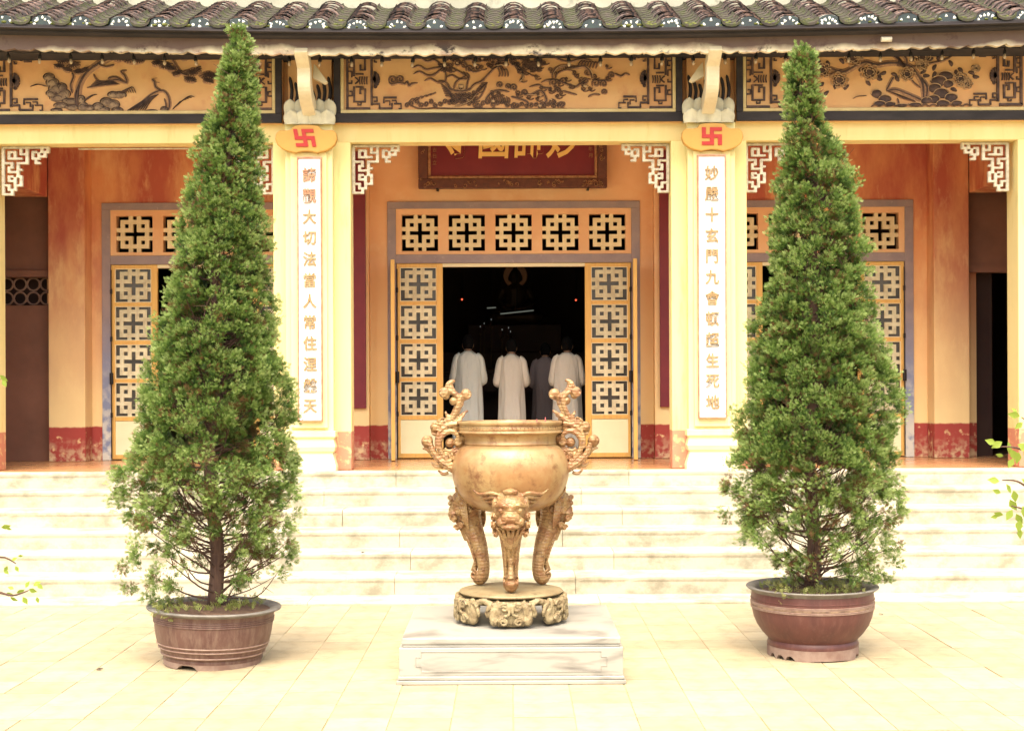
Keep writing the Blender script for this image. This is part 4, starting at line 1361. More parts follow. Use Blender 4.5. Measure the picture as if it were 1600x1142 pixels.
for n, (cpx, ppx, mpx, arm) in enumerate(((486, 480, 478, 1), (1109, 1115, 1114, -1))):
    YC = 12.84
    xc = PX(cpx, YC)
    cp = empty('lotus_capital', (xc, YC, PZ(193, YC))); cp.parent = temple; cp.matrix_parent_inverse = INV
    ci = Matrix.Translation(-Vector(cp.location))
    q = MB()
    q.box(xc - 0.19, xc + 0.19, YC, YF + 0.03, PZ(193, YC), PZ(160, YC))
    o = q.build('capital_block', M_petal, cp); o.matrix_parent_inverse = ci
    zb = PZ(193, YC); 
    for k in range(5):
        q = MB(); petal(q, xc + (k - 2) * 0.088, PZ(178, YC), 0.112, 0.135, YC + 0.012, 0.035)
        o = q.build('petal', M_petal, cp, smooth=60); o.matrix_parent_inverse = ci
    for k in range(4):
        q = MB(); petal(q, xc + (k - 1.5) * 0.108, zb - 0.005, 0.130, 0.122, YC - 0.022, 0.04)
        o = q.build('petal', M_petal, cp, smooth=60); o.matrix_parent_inverse = ci
    # niche behind, with dark painted flames
    q = MB(); q.box(PX(cpx - 34, 12.95), PX(cpx + 34, 12.95), 12.955, 13.03, PZ(193, YC), 4.85)
    q.build('niche_wall', M_frieze, temple)
    q = MB()
    for k in range(8):
        xx = PX(cpx - 30 + 60 * k / 7, 12.95)
        hh = (0.24, 0.19, 0.16, 0.2, 0.12, 0.17, 0.22, 0.24)[k]
        q.ribbon([(xx, PZ(160, 12.95)), (xx + 0.012, PZ(160, 12.95) + hh * 0.5), (xx - 0.008, PZ(160, 12.95) + hh)], 0.035, 0.02, 12.955)
    q.build('flame_relief', M_black_paint_gap, temple)
    # bracket arm that carries the eave: rises towards the courtyard
    q = MB()
    path = [(12.88, PZ(176, 12.88)), (12.74, PZ(163, 12.74)), (12.60, PZ(148, 12.60)), (12.52, PZ(132, 12.52)), (12.50, PZ(112, 12.50)), (12.47, PZ(99, 12.47)), (12.37, PZ(86, 12.37)), (12.30, PZ(74, 12.30))]
    path = catmull([Vector((0, a, b_)) for a, b_ in path], 4)
    hwid = 0.058
    xa = PX(487 if n == 0 else 1106, 12.86)
    vs = []
    for i, p in enumerate(path):
        t = path[min(i + 1, len(path) - 1)] - path[max(i - 1, 0)]; t.normalize()
        nrm = Vector((0, -t.z, t.y)) * (0.07 - 0.02 * i / len(path))
        xs_ = xa
        vs += [(xs_ - hwid, p.y + nrm.y, p.z + nrm.z), (xs_ + hwid, p.y + nrm.y, p.z + nrm.z), (xs_ + hwid, p.y - nrm.y, p.z - nrm.z), (xs_ - hwid, p.y - nrm.y, p.z - nrm.z)]
    fs = []
    for i in range(len(path) - 1):
        for j in range(4):
            a = i * 4 + j; b_ = i * 4 + (j + 1) % 4
            fs.append((a, b_, b_ + 4, a + 4))
    e = (len(path) - 1) * 4
    fs += [(3, 2, 1, 0), (e, e + 1, e + 2, e + 3)]
    q.add(vs, fs)
    bevel(q.build('bracket_arm', M_arm, temple, fix=True), 0.008)
    # side knob of the bracket
    q = MB(); q.prism([(xa + arm * a, b_) for a, b_ in ((0.06, PZ(100, 12.7)), (0.10, PZ(108, 12.7)), (0.18, PZ(128, 12.7)), (0.15, PZ(131, 12.7)), (0.05, PZ(122, 12.7)))][::arm], 12.66, 12.74)
    bevel(q.build('bracket_spur', M_arm, temple, fix=True), 0.006)
    # emblem plaque
    YQ = 12.78
    xq = PX(ppx, YQ); zq = PZ(216, YQ)
    sx, sz = 0.279, 0.128
    pl = []
    up = [(-1.0, 0.0), (-0.97, 0.42), (-0.85, 0.64), (-0.62, 0.62), (-0.50, 0.68), (-0.40, 0.92), (-0.2, 1.0), (0, 1.02), (0.2, 1.0), (0.40, 0.92), (0.50, 0.68), (0.62, 0.62), (0.85, 0.64), (0.97, 0.42), (1.0, 0.0)]
    dn = [(0.93, -0.40), (0.78, -0.68), (0.60, -0.86), (0.46, -0.92), (0.36, -1.0), (0.2, -0.90), (0, -0.86), (-0.2, -0.90), (-0.36, -1.0), (-0.46, -0.92), (-0.60, -0.86), (-0.78, -0.68), (-0.93, -0.40)]
    pl = [(xq + a * sx, zq + b_ * sz + 0.0) for a, b_ in up + dn][::-1]
    q = MB(); q.prism(pl, YQ, YQ + 0.07)
    pq = bevel(q.build('emblem_plaque', M_plaque, temple, fix=True), 0.012, 3)
    q = MB(); e = 0.036; q.cells(swasti(1, 1), -2.5 * e, 2.5 * e * 0.88, e, e * 0.88, 0, 0.012)
    sk = 0.18 if n == 0 else 0.0
    xm = PX(mpx, YQ)
    q.v = [(xm + v[0] - v[2] * sk * (1 if n == 0 else 1), YQ - 0.009 + v[1], PZ(214.5, YQ) + v[2]) for v in q.v]
    o = q.build('emblem', M_red, pq, fix=True); o.matrix_parent_inverse = Matrix.Identity(4) if pq.parent is None else Matrix.Translation(Vector((0, 0, 0)))
    o.matrix_parent_inverse = Matrix.Identity(4)

# ---- roof
RY0 = 12.17; SL = math.tan(math.radians(22)); RZ0 = PZ(42, RY0)
roof = empty('tiled_roof', (0, RY0, RZ0)); roof.parent = temple; roof.matrix_parent_inverse = INV
RI_ = Matrix.Translation(-Vector(roof.location))
NR = 14; PITCH = 0.337; X0R = 5.7 / 182
xsx = [-6.0 + 0.25 * i for i in range(49)]


def strip(q, prof):
    """a moulding that follows the upturn of the eave; prof: (y, z) loop"""
    n = len(prof)
    vs = []
    for x in xsx:
        for y, z in prof: vs.append((x, y, z + lift(x)))
    fs = []
    for i in range(len(xsx) - 1):
        for j in range(n):
            a = i * n + j; b_ = i * n + (j + 1) % n
            fs.append((a, a + n, b_ + n, b_))
    fs += [tuple(range(n)), tuple(range(len(vs) - 1, len(vs) - n - 1, -1))]
    q.add(vs, fs)


q = MB(); strip(q, [(RY0 + 0.03, RZ0 - 0.075), (RY0 + 0.03, RZ0 - 0.02), (RY0 + 1.6, RZ0 - 0.02 + 1.57 * SL), (RY0 + 1.6, RZ0 - 0.2 + 1.57 * SL), (RY0 + 0.3, RZ0 - 0.09)])
o = q.build('roof_bed', M_black_paint_gap, roof, fix=True); o.matrix_parent_inverse = RI_  # bed blackened to paint the dark gap under the tiles
q = MB(); strip(q, [(RY0 - 0.01, RZ0 - 0.036), (RY0 - 0.01, RZ0 - 0.020), (RY0 + 0.4, RZ0 - 0.018 + 0.3 * SL), (RY0 + 0.4, RZ0 - 0.05)])
strip(q, [(RY0 - 0.03, RZ0 - 0.054), (RY0 - 0.03, RZ0 - 0.042), (RY0 + 0.03, RZ0 - 0.040), (RY0 + 0.03, RZ0 - 0.054)])
o = q.build('eave_edge', M_black_paint_gap, roof, fix=True); o.matrix_parent_inverse = RI_  # black colour stands in for the dark gap above the fascia

# one barrel tile
def barrel(r0, r1, L_, th, seg=8):
    q = MB(); vs = []
    for (r, y) in ((r0, 0), (r1, L_)):
        for k in range(seg + 1):
            a = PI * k / seg
            vs.append((math.cos(a) * r, y, math.sin(a) * r * 0.82))
    for k in range(seg + 1):
        a = PI * k / seg
        vs.append((math.cos(a) * (r0 - th), 0.0, math.sin(a) * (r0 - th) * 0.82))
    for k in range(seg + 1):
        a = PI * k / seg
        vs.append((math.cos(a) * (r0 - th), 0.06, math.sin(a) * (r0 - th) * 0.82))
    n = seg + 1; fs = []
    for k in range(seg):
        fs.append((k, k + 1, n + k + 1, n + k)); fs.append((k + 1, k, 2 * n + k, 2 * n + k + 1)); fs.append((2 * n + k + 1, 2 * n + k, 3 * n + k, 3 * n + k + 1))
    q.add(vs, fs)
    me = bpy.data.meshes.new('roof_tile'); me.from_pydata(q.v, [], q.f); me.materials.append(M_tile); me.update()
    return me


ME_B = [barrel(0.115 + d, 0.104 + d, 0.17, 0.015) for d in (0, 0.004, -0.005)]
COURSES = 10; EXPO = 0.115
pans = MB()
for k in range(-NR, NR + 1):
    x = X0R + PITCH * k + random.uniform(-0.006, 0.006)
    zl = lift(x)
    for c in range(COURSES):
        y = RY0 + 0.025 + c * EXPO + random.uniform(-0.006, 0.006)
        o = put(random.choice(ME_B), 'roof_tile', roof, (x + random.uniform(-.011, .011), y - RY0, zl - 0.012 + (c * EXPO) * SL + random.uniform(-.003, .004)),
                (math.atan(SL) + 0.10 * 0 - 0.075, random.uniform(-.09, .09), random.uniform(-.09, .09)))
    # glazed end disc with porcelain chips
    q = MB(); q2 = MB()
    pts = [(math.cos(PI * j / 12) * 0.116, math.sin(PI * j / 12) * 0.100 - 0.024) for j in range(13)]
    pts = [(0.116, -0.036)] + pts + [(-0.116, -0.036)]
    yq = RY0 + 0.005
    q.prism([(x + a, RZ0 + zl + b_) for a, b_ in pts][::-1], yq, yq + 0.03)
    te = q.build('tile_end', M_glaze, roof, fix=True); te.matrix_parent_inverse = RI_; bevel(te, 0.008, 2)
    nchip = random.choice((3, 5, 6, 7))
    for j in range(nchip):
        a = PI * (j + 0.5) / nchip + random.uniform(-.1, .1)
        r = 0.072 + random.uniform(-.012, .010)
        ccx = x + r * math.cos(a); ccz = RZ0 + zl - 0.022 + r * 0.82 * math.sin(a)
        q2.blob(ccx, ccz, random.uniform(0.011, 0.020), random.uniform(0.010, 0.016), 0.006, yq - 0.001, seg=6, rot=a, wob=0.25)
    if random.random() < .35: q2.blob(x, RZ0 + zl - 0.012, 0.016, 0.018, 0.007, yq - 0.001, seg=6)
    o = q2.build('porcelain_chips', M_chip, roof, kind='stuff'); o.matrix_parent_inverse = RI_
    # valley of pan tiles
    xv = x + PITCH / 2
    for c in range(COURSES):
        y = RY0 - 0.02 + c * EXPO
        r = 0.085
        vs = []
        for (yy, dz) in ((y, 0.018), (y + 0.19, 0.006), (y, -0.004)):
            for j in range(7):
                a = PI + PI * j / 6
                vs.append((xv + math.cos(a) * r, yy, RZ0 + lift(xv) + dz + (yy - RY0) * SL + 0.035 + math.sin(a) * 0.05))
        fs = []
        for j in range(6):
            fs.append((j, j + 1, 7 + j + 1, 7 + j)); fs.append((j + 1, j, 14 + j, 14 + j + 1))
        pans.add(vs, fs)
o = pans.build('pan_tiles', M_pan, roof, kind='stuff', smooth=50); o.matrix_parent_inverse = RI_
# moss on the eave
q = MB()
for i in range(900):
    x = random.uniform(-5.0, 5.0)
    ph = ((x - X0R) / PITCH) % 1.0
    if 0.22 < ph < 0.78 or random.random() < 0.25:
        y = RY0 + random.uniform(-0.01, 0.35) * random.random()
        s = random.uniform(0.008, 0.022)
        q.sphere((x, y, RZ0 + lift(x) - 0.012 + (y - RY0) * SL + random.uniform(0, .015)), (s * 1.5, s, s * 0.7), 5, 3)
o = q.build('moss', M_moss, roof, kind='stuff', smooth=True); o.matrix_parent_inverse = RI_
# scalloped fascia
q = MB()
YFA = 12.30
N = 880
xs_f = [-5.6 + 11.2 * i / N for i in range(N + 1)]
top = PZ(60, YFA); 
vs = []
rr = random.Random(3)
chip = [rr.uniform(0, 1) for _ in range(200)]
for i, x in enumerate(xs_f):
    ph = (x / 0.165) % 1.0
    k = int(math.floor(x / 0.165)) % 200
    sc_ = 0.020 * math.sin(PI * ph) ** 0.6 + (0.006 * chip[k]) + 0.004 * math.sin(x * 57) + (0.012 if abs(ph - 0.02) < 0.03 and chip[k] > .3 else 0)
    z = PZ(82, YFA) - sc_ + lift(x)
    for y in (YFA, YFA + 0.05): vs += [(x, y, z), (x, y, top + lift(x))]
fs = []
for i in range(N):
    a = i * 4; b_ = a + 4
    fs += [(a, b_, b_ + 1, a + 1), (a + 2, a + 3, b_ + 3, b_ + 2), (a, a + 2, b_ + 2, b_), (a + 1, b_ + 1, b_ + 3, a + 3)]
q.add(vs, fs)
o = q.build('eave_fascia', M_fascia, temple)
q = MB()
q.box(-6, 6, YFA + 0.05, YF + 0.06, top - 0.03, top + 0.03)
q.build('eave_soffit', M_black_paint_gap, temple)
# drain pipe stub on the fascia
q = MB(); a = P(1377, 62, 12.24); q.tube([a, a + Vector((0.09, 0.0, 0.0))], 0.022, 10)
q.build('drain_stub', M_fret, temple)
q = MB(); q.box(-7.5, 7.5, RY0 + 1.28, RY0 + 1.5, RZ0 + 0.3, 7.0)
q.build('upper_parapet', M_parapet, temple)

# ------------------------------------------------------------------ hung boards with writing
def couplet(pxl, pxr, pyt, pyb, text, pitch0, pitch1, nred, label, dx):
    Y = 12.80
    x0, x1 = PX(pxl, Y), PX(pxr, Y); z0, z1 = PZ(pyb, Y), PZ(pyt, Y)
    r = empty('couplet_board', ((x0 + x1) / 2, Y, z0)); tag(r, label, 'couplet board', 'inscribed boards on the front piers')
    q = MB(); q.box(x0 + 0.013, x1 - 0.013, Y, Y + 0.029, z0 + 0.013, z1 - 0.013)
    q.build('board', M_board, r)
    q = MB()
    for a, b_, c, d in ((x0, x1, z1 - 0.016, z1), (x0, x1, z0, z0 + 0.009), (x0, x0 + 0.012, z0 + 0.009, z1 - 0.016), (x1 - 0.012, x1, z0 + 0.009, z1 - 0.016)):
        q.box(a, b_, Y - 0.012, Y + 0.03, c, d)
    bevel(q.build('frame', M_pink, r), 0.003, 1)
    for k, ch in enumerate(text):
        py = pitch0 + (pitch1 - pitch0) * k / (len(text) - 1)
        vs, fs = glyphs(ch, 0.138, 0.016, 0.0022)
        q = MB(); q.add([(v[0] * 0.92 + (x0 + x1) / 2 + dx, v[1] + Y - 0.006, v[2] * 0.98 + PZ(py, Y)) for v in vs], fs)
        q.build('character', M_letter_red if k < nred else M_letter, r)
    return r


couplet(465.5, 504, 244, 657, '諦觀大切法當人常住涅槃天', 272, 633, 2, 'white couplet board left of the middle bay, its two topmost characters redder than the rest', 0.0)
couplet(1091, 1136, 243, 655, '妙嚴十玄門九會頓超生死地', 272, 629, 0, 'white couplet board right of the middle bay, all its characters ochre', 0.0)

# red name board over the middle doors (its upper half is hidden by the beam)
YB = 14.86
x0, x1 = PX(655, YB), PX(950, YB); z0 = PZ(294, YB); z1 = z0 + 1.02
nb = empty('name_board', ((x0 + x1) / 2, YB, z0)); tag(nb, 'dark red name board with gold characters in a carved frame above the middle door', 'sign board')
q = MB(); q.box(x0 + 0.11, x1 - 0.11, YB + 0.03, YB + 0.06, z0 + 0.11, z1 - 0.11); q.build('board', M_maroon, nb)
fwid = 0.10
q = MB()
q.box(x0, x1, YB - 0.01, YB + 0.07, z0, z0 + fwid); q.box(x0, x1, YB - 0.01, YB + 0.07, z1 - fwid, z1)
q.box(x0, x0 + fwid, YB - 0.01, YB + 0.07, z0 + fwid, z1 - fwid); q.box(x1 - fwid, x1, YB - 0.01, YB + 0.07, z0 + fwid, z1 - fwid)
bevel(q.build('frame', M_carved, nb), 0.008)
q = MB()
for a, b_, c, d in ((x0 + fwid, x1 - fwid, z0 + fwid, z0 + fwid + 0.03), (x0 + fwid, x1 - fwid, z1 - fwid - 0.03, z1 - fwid), (x0 + fwid, x0 + fwid + 0.03, z0 + fwid + .03, z1 - fwid - .03), (x1 - fwid - 0.03, x1 - fwid, z0 + fwid + .03, z1 - fwid - .03)):
    q.box(a, b_, YB + 0.0, YB + 0.05, c, d)
bevel(q.build('inner_moulding', M_carved_gold, nb), 0.008)
q = MB()
rr = random.Random(5)
for i in range(150):
    t = rr.random()
    side = rr.choice((0, 0, 1, 2))
    if side == 0: cx_, cz_ = x0 + 0.05 + t * (x1 - x0 - 0.1), z0 + fwid / 2
    elif side == 1: cx_, cz_ = x0 + fwid / 2, z0 + 0.1 + t * 0.8
    else: cx_, cz_ = x1 - fwid / 2, z0 + 0.1 + t * 0.8
    if math.sin((cx_ + cz_) * 14) < -0.3: continue
    cx_ += rr.uniform(-.02, .02); cz_ += rr.uniform(-.03, .03); r = rr.uniform(.008, .024)
    q.ribbon([(cx_ + r * (1 - .08 * j) * math.cos(j * .7 + i), cz_ + r * (1 - .08 * j) * math.sin(j * .7 + i)) for j in range(9)], 0.009, 0.012, YB - 0.011)
q.build('frame_carving', M_carved_gold, nb, kind='stuff')
for s in (0.1, 0.9):
    xx = x0 + (x1 - x0) * s
    q = MB(); q.box(xx - 0.012, xx + 0.012, YB - 0.015, YW, z0 - 0.014, z0 - 0.001); q.build('hook', M_dark_metal, nb)
for ch, pcx, wd_ in (('寺', 716, 1), ('國', 774, 1), ('諦', 830, 1), ('妙', 882, 1)):
    vs, fs = glyphs(ch, 0.46, 0.014, 0.007)
    zmin = min(v[2] for v in vs)
    q = MB(); q.add([(v[0] * 0.78 + v[2] * 0.06 + PX(pcx, YB), v[1] + YB + 0.024, v[2] - zmin + PZ(247, YB)) for v in vs], fs)
    q.build('character', M_gold, nb)
for s, col_ in ((x0 + 0.17, '吉日立'), (x1 - 0.17, '年月')):
    for k, ch in enumerate(col_):
        vs, fs = glyphs(ch, 0.05, 0.006, 0.0)
        q = MB(); q.add([(v[0] + s, v[1] + YB + 0.026, v[2] + PZ(233 + 10 * k, YB)) for v in vs], fs)
        q.build('character', M_carved_gold, nb)

# maroon couplet boards on the wall, mostly behind the front piers
for n, (pa, pb, txt) in enumerate(((520, 572, '佛日增輝法輪常轉國泰'), (1031.5, 1078, '風調雨順天下太平民安'))):
    Y = 14.82
    x0, x1 = PX(pa, Y), PX(pb, Y); z0, z1 = PZ(637, Y), PZ(236, Y)
    r = empty('maroon_board', ((x0 + x1) / 2, Y, z0))
    tag(r, 'maroon lacquered vertical board on the wall %s of the middle door' % ('left' if n == 0 else 'right'), 'wall board', 'maroon boards on the back wall')
    q = MB(); q.box(x0, x1, Y, Y + 0.038, z0, z1); bevel(q.build('board', M_maroon, r), 0.006)

# ------------------------------------------------------------------ string of bulbs under the eave
YL = 12.50
sl = empty('string_light', (0, YL, PZ(80, YL)))
tag(sl, 'string of small clear bulbs in black sockets hanging under the scalloped eave', 'string lights')
bm_s = MB(); bm_s.lathe([(0.0, 0.04), (0.006, 0.04), (0.008, 0.022), (0.014, 0.014), (0.018, -0.004), (0.016, -0.018), (0.0, -0.018)], 8)
ms = bpy.data.meshes.new('socket'); ms.from_pydata(bm_s.v, [], bm_s.f); ms.materials.append(M_dark_metal); ms.update()
bm_b = MB(); bm_b.lathe([(0.0, -0.018), (0.009, -0.018), (0.014, -0.035), (0.015, -0.045), (0.011, -0.058), (0.0, -0.064)], 8)
mb_ = bpy.data.meshes.new('bulb'); mb_.from_pydata(bm_b.v, [], bm_b.f); mb_.materials.append(M_bulb); mb_.polygons.foreach_set('use_smooth', [True] * len(mb_.polygons)); mb_.update()
q = MB(); xsb = []
k = -17
while k <= 17:
    px_ = 794 + 48.6 * k
    xx = PX(px_, YL) + random.uniform(-.006, .006)
    zz = PZ(94.0, YL) + lift(xx) * 0.9 + random.uniform(-.004, .004)
    o = put(mb_, 'bulb', sl, (xx, 0, zz - sl.location.z), (random.uniform(-.1, .1), random.uniform(-.12, .12), 0))
    s_ = put(ms, 'socket', o, (0, 0, 0))
    xsb.append((xx, zz)); k += 1
pts = []
for (xa, za), (xb_, zb_) in zip(xsb[:-1], xsb[1:]):
    pts += [(xa, YL, za + 0.04), ((xa + xb_) / 2, YL, (za + zb_) / 2 + 0.028)]
q.tube(pts, 0.004, 5)
q.build('wire', M_dark_metal, sl)

# ------------------------------------------------------------------ pedestal of marble
CX, CY = PX(797, 8.33), 8.33
ped = empty('marble_pedestal', (CX, CY, 0)); tag(ped, 'square white marble pedestal with grey veins under the censer', 'pedestal')
PW = 0.597; PF = CY - 0.595
q = MB(); q.box(CX - PW, CX + PW, PF, PF + 1.17, 0.212, 0.25); bevel(q.build('top_slab', M_marble, ped), 0.008, 3)
q = MB(); q.box(CX - PW + .006, CX + PW - .006, PF + .006, PF + 1.164, 0.198, 0.2115); bevel(q.build('neck_moulding', M_marble, ped), 0.004, 2)
HB = PW + 0.012
q = MB(); q.box(CX - HB, CX + HB, PF - 0.012, PF + 1.182, 0.045, 0.1975); bevel(q.build('block', M_marble, ped), 0.004, 2)
q = MB(); q.box(CX - HB - 0.006, CX + HB + .006, PF - 0.018, PF + 1.188, 0.022, 0.0445); bevel(q.build('plinth_moulding', M_marble, ped), 0.007, 3)
q = MB(); q.box(CX - HB - 0.014, CX + HB + .014, PF - 0.026, PF + 1.196, 0.0, 0.0215); bevel(q.build('plinth', M_marble, ped), 0.004, 2)
# raised panel border with stepped corners, on the front and the two sides
M_groove = mat('pink_grey_joint', (0.42, 0.30, 0.26), rough=0.8, bump=0)
def border(q, x0, x1, z0, z1, Y):
    c = 0.03
    pts = [(x0 + c, z0), (x1 - c, z0), (x1 - c, z0 + c), (x1, z0 + c), (x1, z1 - c), (x1 - c, z1 - c), (x1 - c, z1), (x0 + c, z1), (x0 + c, z1 - c), (x0, z1 - c), (x0, z0 + c), (x0 + c, z0 + c), (x0 + c, z0)]
    q.ribbon(pts, 0.007, 0.0025, Y, smooth=False, taper=False)
q = MB(); border(q, CX - HB + 0.09, CX + HB - 0.09, 0.068, 0.178, PF - 0.013)
q.build('panel_border', M_marble, ped)

# ------------------------------------------------------------------ bronze censer
ZP = 0.25
cen = empty('bronze_censer', (CX, CY, ZP)); tag(cen, 'large golden bronze incense censer on three lion headed legs', 'incense censer')
K = 266.7
def cz(py): return EYE - (py - 608) / K - ZP       # height above the pedestal
def cxp(px): return (px - 797) / K
prof = [(0.0, cz(800)), (0.12, cz(799)), (0.17, cz(796)), (0.225, cz(789)), (0.27, cz(780)), (0.305, cz(769)), (0.328, cz(757)), (0.340, cz(745)), (0.343, cz(735)), (0.340, cz(724)), (0.334, cz(717)), (0.330, cz(714.5)), (0.329, cz(713.5)), (0.325, cz(711)), (0.308, cz(703)),
        (0.288, cz(697.5)), (0.272, cz(695)), (0.268, cz(694)), (0.273, cz(692.5)), (0.268, cz(691)), (0.266, cz(686)), (0.270, cz(681)), (0.282, cz(677.5)), (0.300, cz(676)), (0.304, cz(675)), (0.303, cz(673)), (0.298, cz(672)),
        (0.299, cz(668)), (0.297, cz(667.5)), (0.297, cz(664)), (0.304, cz(662.5)), (0.307, cz(660.5)), (0.306, cz(658.5)), (0.300, cz(657.5)), (0.285, cz(658)), (0.275, cz(664)), (0.262, cz(672))]
q = MB(); q.lathe(prof, 72)
q.build('bowl', M_bronze, cen, smooth=50, world=False)
q = MB(); q.lathe([(0.262, cz(672)), (0.2, cz(669)), (0.08, cz(666)), (0.0, cz(665.5))], 40); q.build('ash', M_ash, cen, smooth=True, world=False)
# meander line on the rim
q = MB()
for k in range(80):
    a = 2 * PI * k / 80; da = 2 * PI / 80
    def rp(t, z): return (0.2995 * math.cos(a + t * da), 0.2995 * math.sin(a + t * da), z)
    q.tube([rp(0.05, cz(665)), rp(0.6, cz(665)), rp(0.6, cz(670)), rp(0.3, cz(670))], 0.0022, 4, caps=False)
q.build('rim_meander', M_bronze, cen, world=False)


def body_r(z):
    pr = [(r, zz) for r, zz in prof[:16]]
    for (r0, z0), (r1, z1) in zip(pr[:-1], pr[1:]):
        if z0 <= z <= z1: return r0 + (r1 - r0) * (z - z0) / max(z1 - z0, 1e-6)
    return 0.1


def leg_shape():
    """one leg in the plane x outward, z up, from the pedestal top (0 = pedestal)"""
    q = MB()
    Z = lambda py: cz(py)
    path = [(0.262, 0, Z(768)), (0.285, 0, Z(785)), (0.288, 0, Z(802)), (0.268, 0, Z(820)), (0.240, 0, Z(836)), (0.215, 0, Z(852)), (0.195, 0, Z(872)), (0.185, 0, Z(888)), (0.192, 0, Z(902)), (0.212, 0, Z(909))]
    q.tube(catmull(path, 5), [0.070, 0.076, 0.072, 0.058, 0.048, 0.042, 0.036, 0.033, 0.034, 0.034], 14, squash=1.28, up=(0, 1, 0))
    # scrolled foot
    q.sphere((0.214, 0, Z(906)), (0.046, 0.042, 0.042), 12, 8); q.sphere((0.245, 0, Z(903)), (0.026, 0.034, 0.026), 10, 7)
    for s in (-1, 1):
        sp = [(0.232 + 0.03 * (1 - i / 14 * .8) * math.cos(1.5 + i * .6), s * 0.038, Z(900) + 0.03 * (1 - i / 14 * .8) * math.sin(1.5 + i * .6)) for i in range(14)]
        q.tube(sp, 0.007, 5)
    q.tube(catmull([(0.255, 0, Z(896)), (0.235, 0, Z(878)), (0.245, 0, Z(868)), (0.235, 0, Z(860))], 4), [0.02, 0.016, 0.012, 0.006], 8)
    # long flutes down the leg
    for yy in (-0.036, -0.012, 0.012, 0.036):
        q.tube(catmull([(0.305, yy * 1.1, Z(826)), (0.280, yy, Z(842)), (0.256, yy * .9, Z(858)), (0.236, yy * .8, Z(874)), (0.226, yy * .7, Z(886))], 4), [0.010, 0.010, 0.009, 0.007, 0.005], 6)
    # acanthus under the chin
    for k, yy in enumerate((-0.055, -0.033, -0.011, 0.011, 0.033, 0.055)):
        q.tube(catmull([(0.318 - abs(yy) * .5, yy * .35, Z(848)), (0.335 - abs(yy) * .5, yy * .75, Z(834)), (0.352 - abs(yy) * .6, yy * 1.15, Z(822)), (0.352 - abs(yy) * .5, yy * 1.45, Z(816))], 4), [0.006, 0.010, 0.011, 0.008], 6)
    # lion head: skull, brow, muzzle, jaw
    q.sphere((0.318, 0, Z(788)), (0.080, 0.090, 0.085), 16, 10)
    q.sphere((0.368, 0, Z(800)), (0.052, 0.062, 0.040), 14, 9)
    q.sphere((0.398, 0, Z(798)), (0.022, 0.030, 0.020), 10, 7)          # nose
    q.sphere((0.372, 0, Z(813)), (0.044, 0.056, 0.022), 12, 8)          # jaw
    q.tube(catmull([(0.352, -0.086, Z(783)), (0.392, -0.045, Z(780)), (0.385, 0, Z(786)), (0.392, 0.045, Z(780)), (0.352, 0.086, Z(783))], 4), [0.010, 0.017, 0.010, 0.017, 0.010], 8)
    for s in (-1, 1):
        q.sphere((0.384, s * 0.052, Z(789)), 0.016, 10, 7)              # eyes
        q.sphere((0.366, s * 0.056, Z(806)), (0.032, 0.024, 0.026), 10, 7)  # cheeks
        q.sphere((0.300, s * 0.090, Z(780)), (0.022, 0.016, 0.030), 8, 6)   # ears
        q.tube(catmull([(0.408, s * 0.012, Z(800)), (0.405, s * 0.03, Z(806)), (0.385, s * 0.058, Z(808))], 4), [0.006, 0.007, 0.006], 6)
        q.sphere((0.402, s * 0.014, Z(797)), 0.009, 8, 6)
        # curls of the mane
        for (mx, my, mz, r) in ((0.33, 0.095, 812, 0.022), (0.30, 0.094, 800, 0.024), (0.275, 0.088, 786, 0.024), (0.255, 0.080, 815, 0.022), (0.285, 0.088, 822, 0.020), (0.318, 0.082, 826, 0.018), (0.24, 0.07, 798, 0.022)):
            q.sphere((mx, s * my, Z(mz)), (r, r * .7, r), 8, 6)
            sp = [(mx + r * 1.05 * (1 - i / 11 * .8) * math.cos(i * .62), s * (my + r * .55), Z(mz) + r * 1.05 * (1 - i / 11 * .8) * math.sin(i * .62)) for i in range(11)]
            q.tube(sp, 0.006, 5)
        for k in range(5):
            q.tube(catmull([(0.30 - .012 * k, s * 0.094, Z(794 - 3 * k)), (0.275 - .01 * k, s * 0.098, Z(804 + 2 * k)), (0.262 - .006 * k, s * 0.085, Z(820 + 2 * k))], 4), [0.007, 0.008, 0.005], 5)
    # forehead boss
    q.sphere((0.335, 0, Z(762)), (0.024, 0.046, 0.020), 12, 8); q.sphere((0.350, 0, Z(762)), (0.016, 0.024, 0.012), 10, 7)
    # flame-like mane strands that lie on the bowl
    for s in (-1, 1):
        for k in range(5):
            pts = []
            for i in range(9):
                t = i / 8
                ang = s * (0.16 + (0.56 - 0.055 * k) * t)
                z = Z(772 + 6.5 * k) + (Z(759 + 5.5 * k) - Z(772 + 6.5 * k)) * t + 0.016 * math.sin(t * 5.2 + 0.4) + (0.010 if t > .9 else 0)
                r = body_r(z) + 0.003
                pts.append((r * math.cos(ang), r * math.sin(ang), z))
            q.tube(catmull(pts, 2), [0.011, 0.013, 0.013, 0.011, 0.004], 6)
    return q


q = leg_shape()
leg0 = fuse(q, 'leg', M_carve, 0.0030, cen, 1, world=False)
leg0.rotation_euler = (0, 0, -PI / 2)
for a in (PI / 6, 5 * PI / 6):
    c = leg0.copy(); COL.objects.link(c); c.rotation_euler = (0, 0, a)


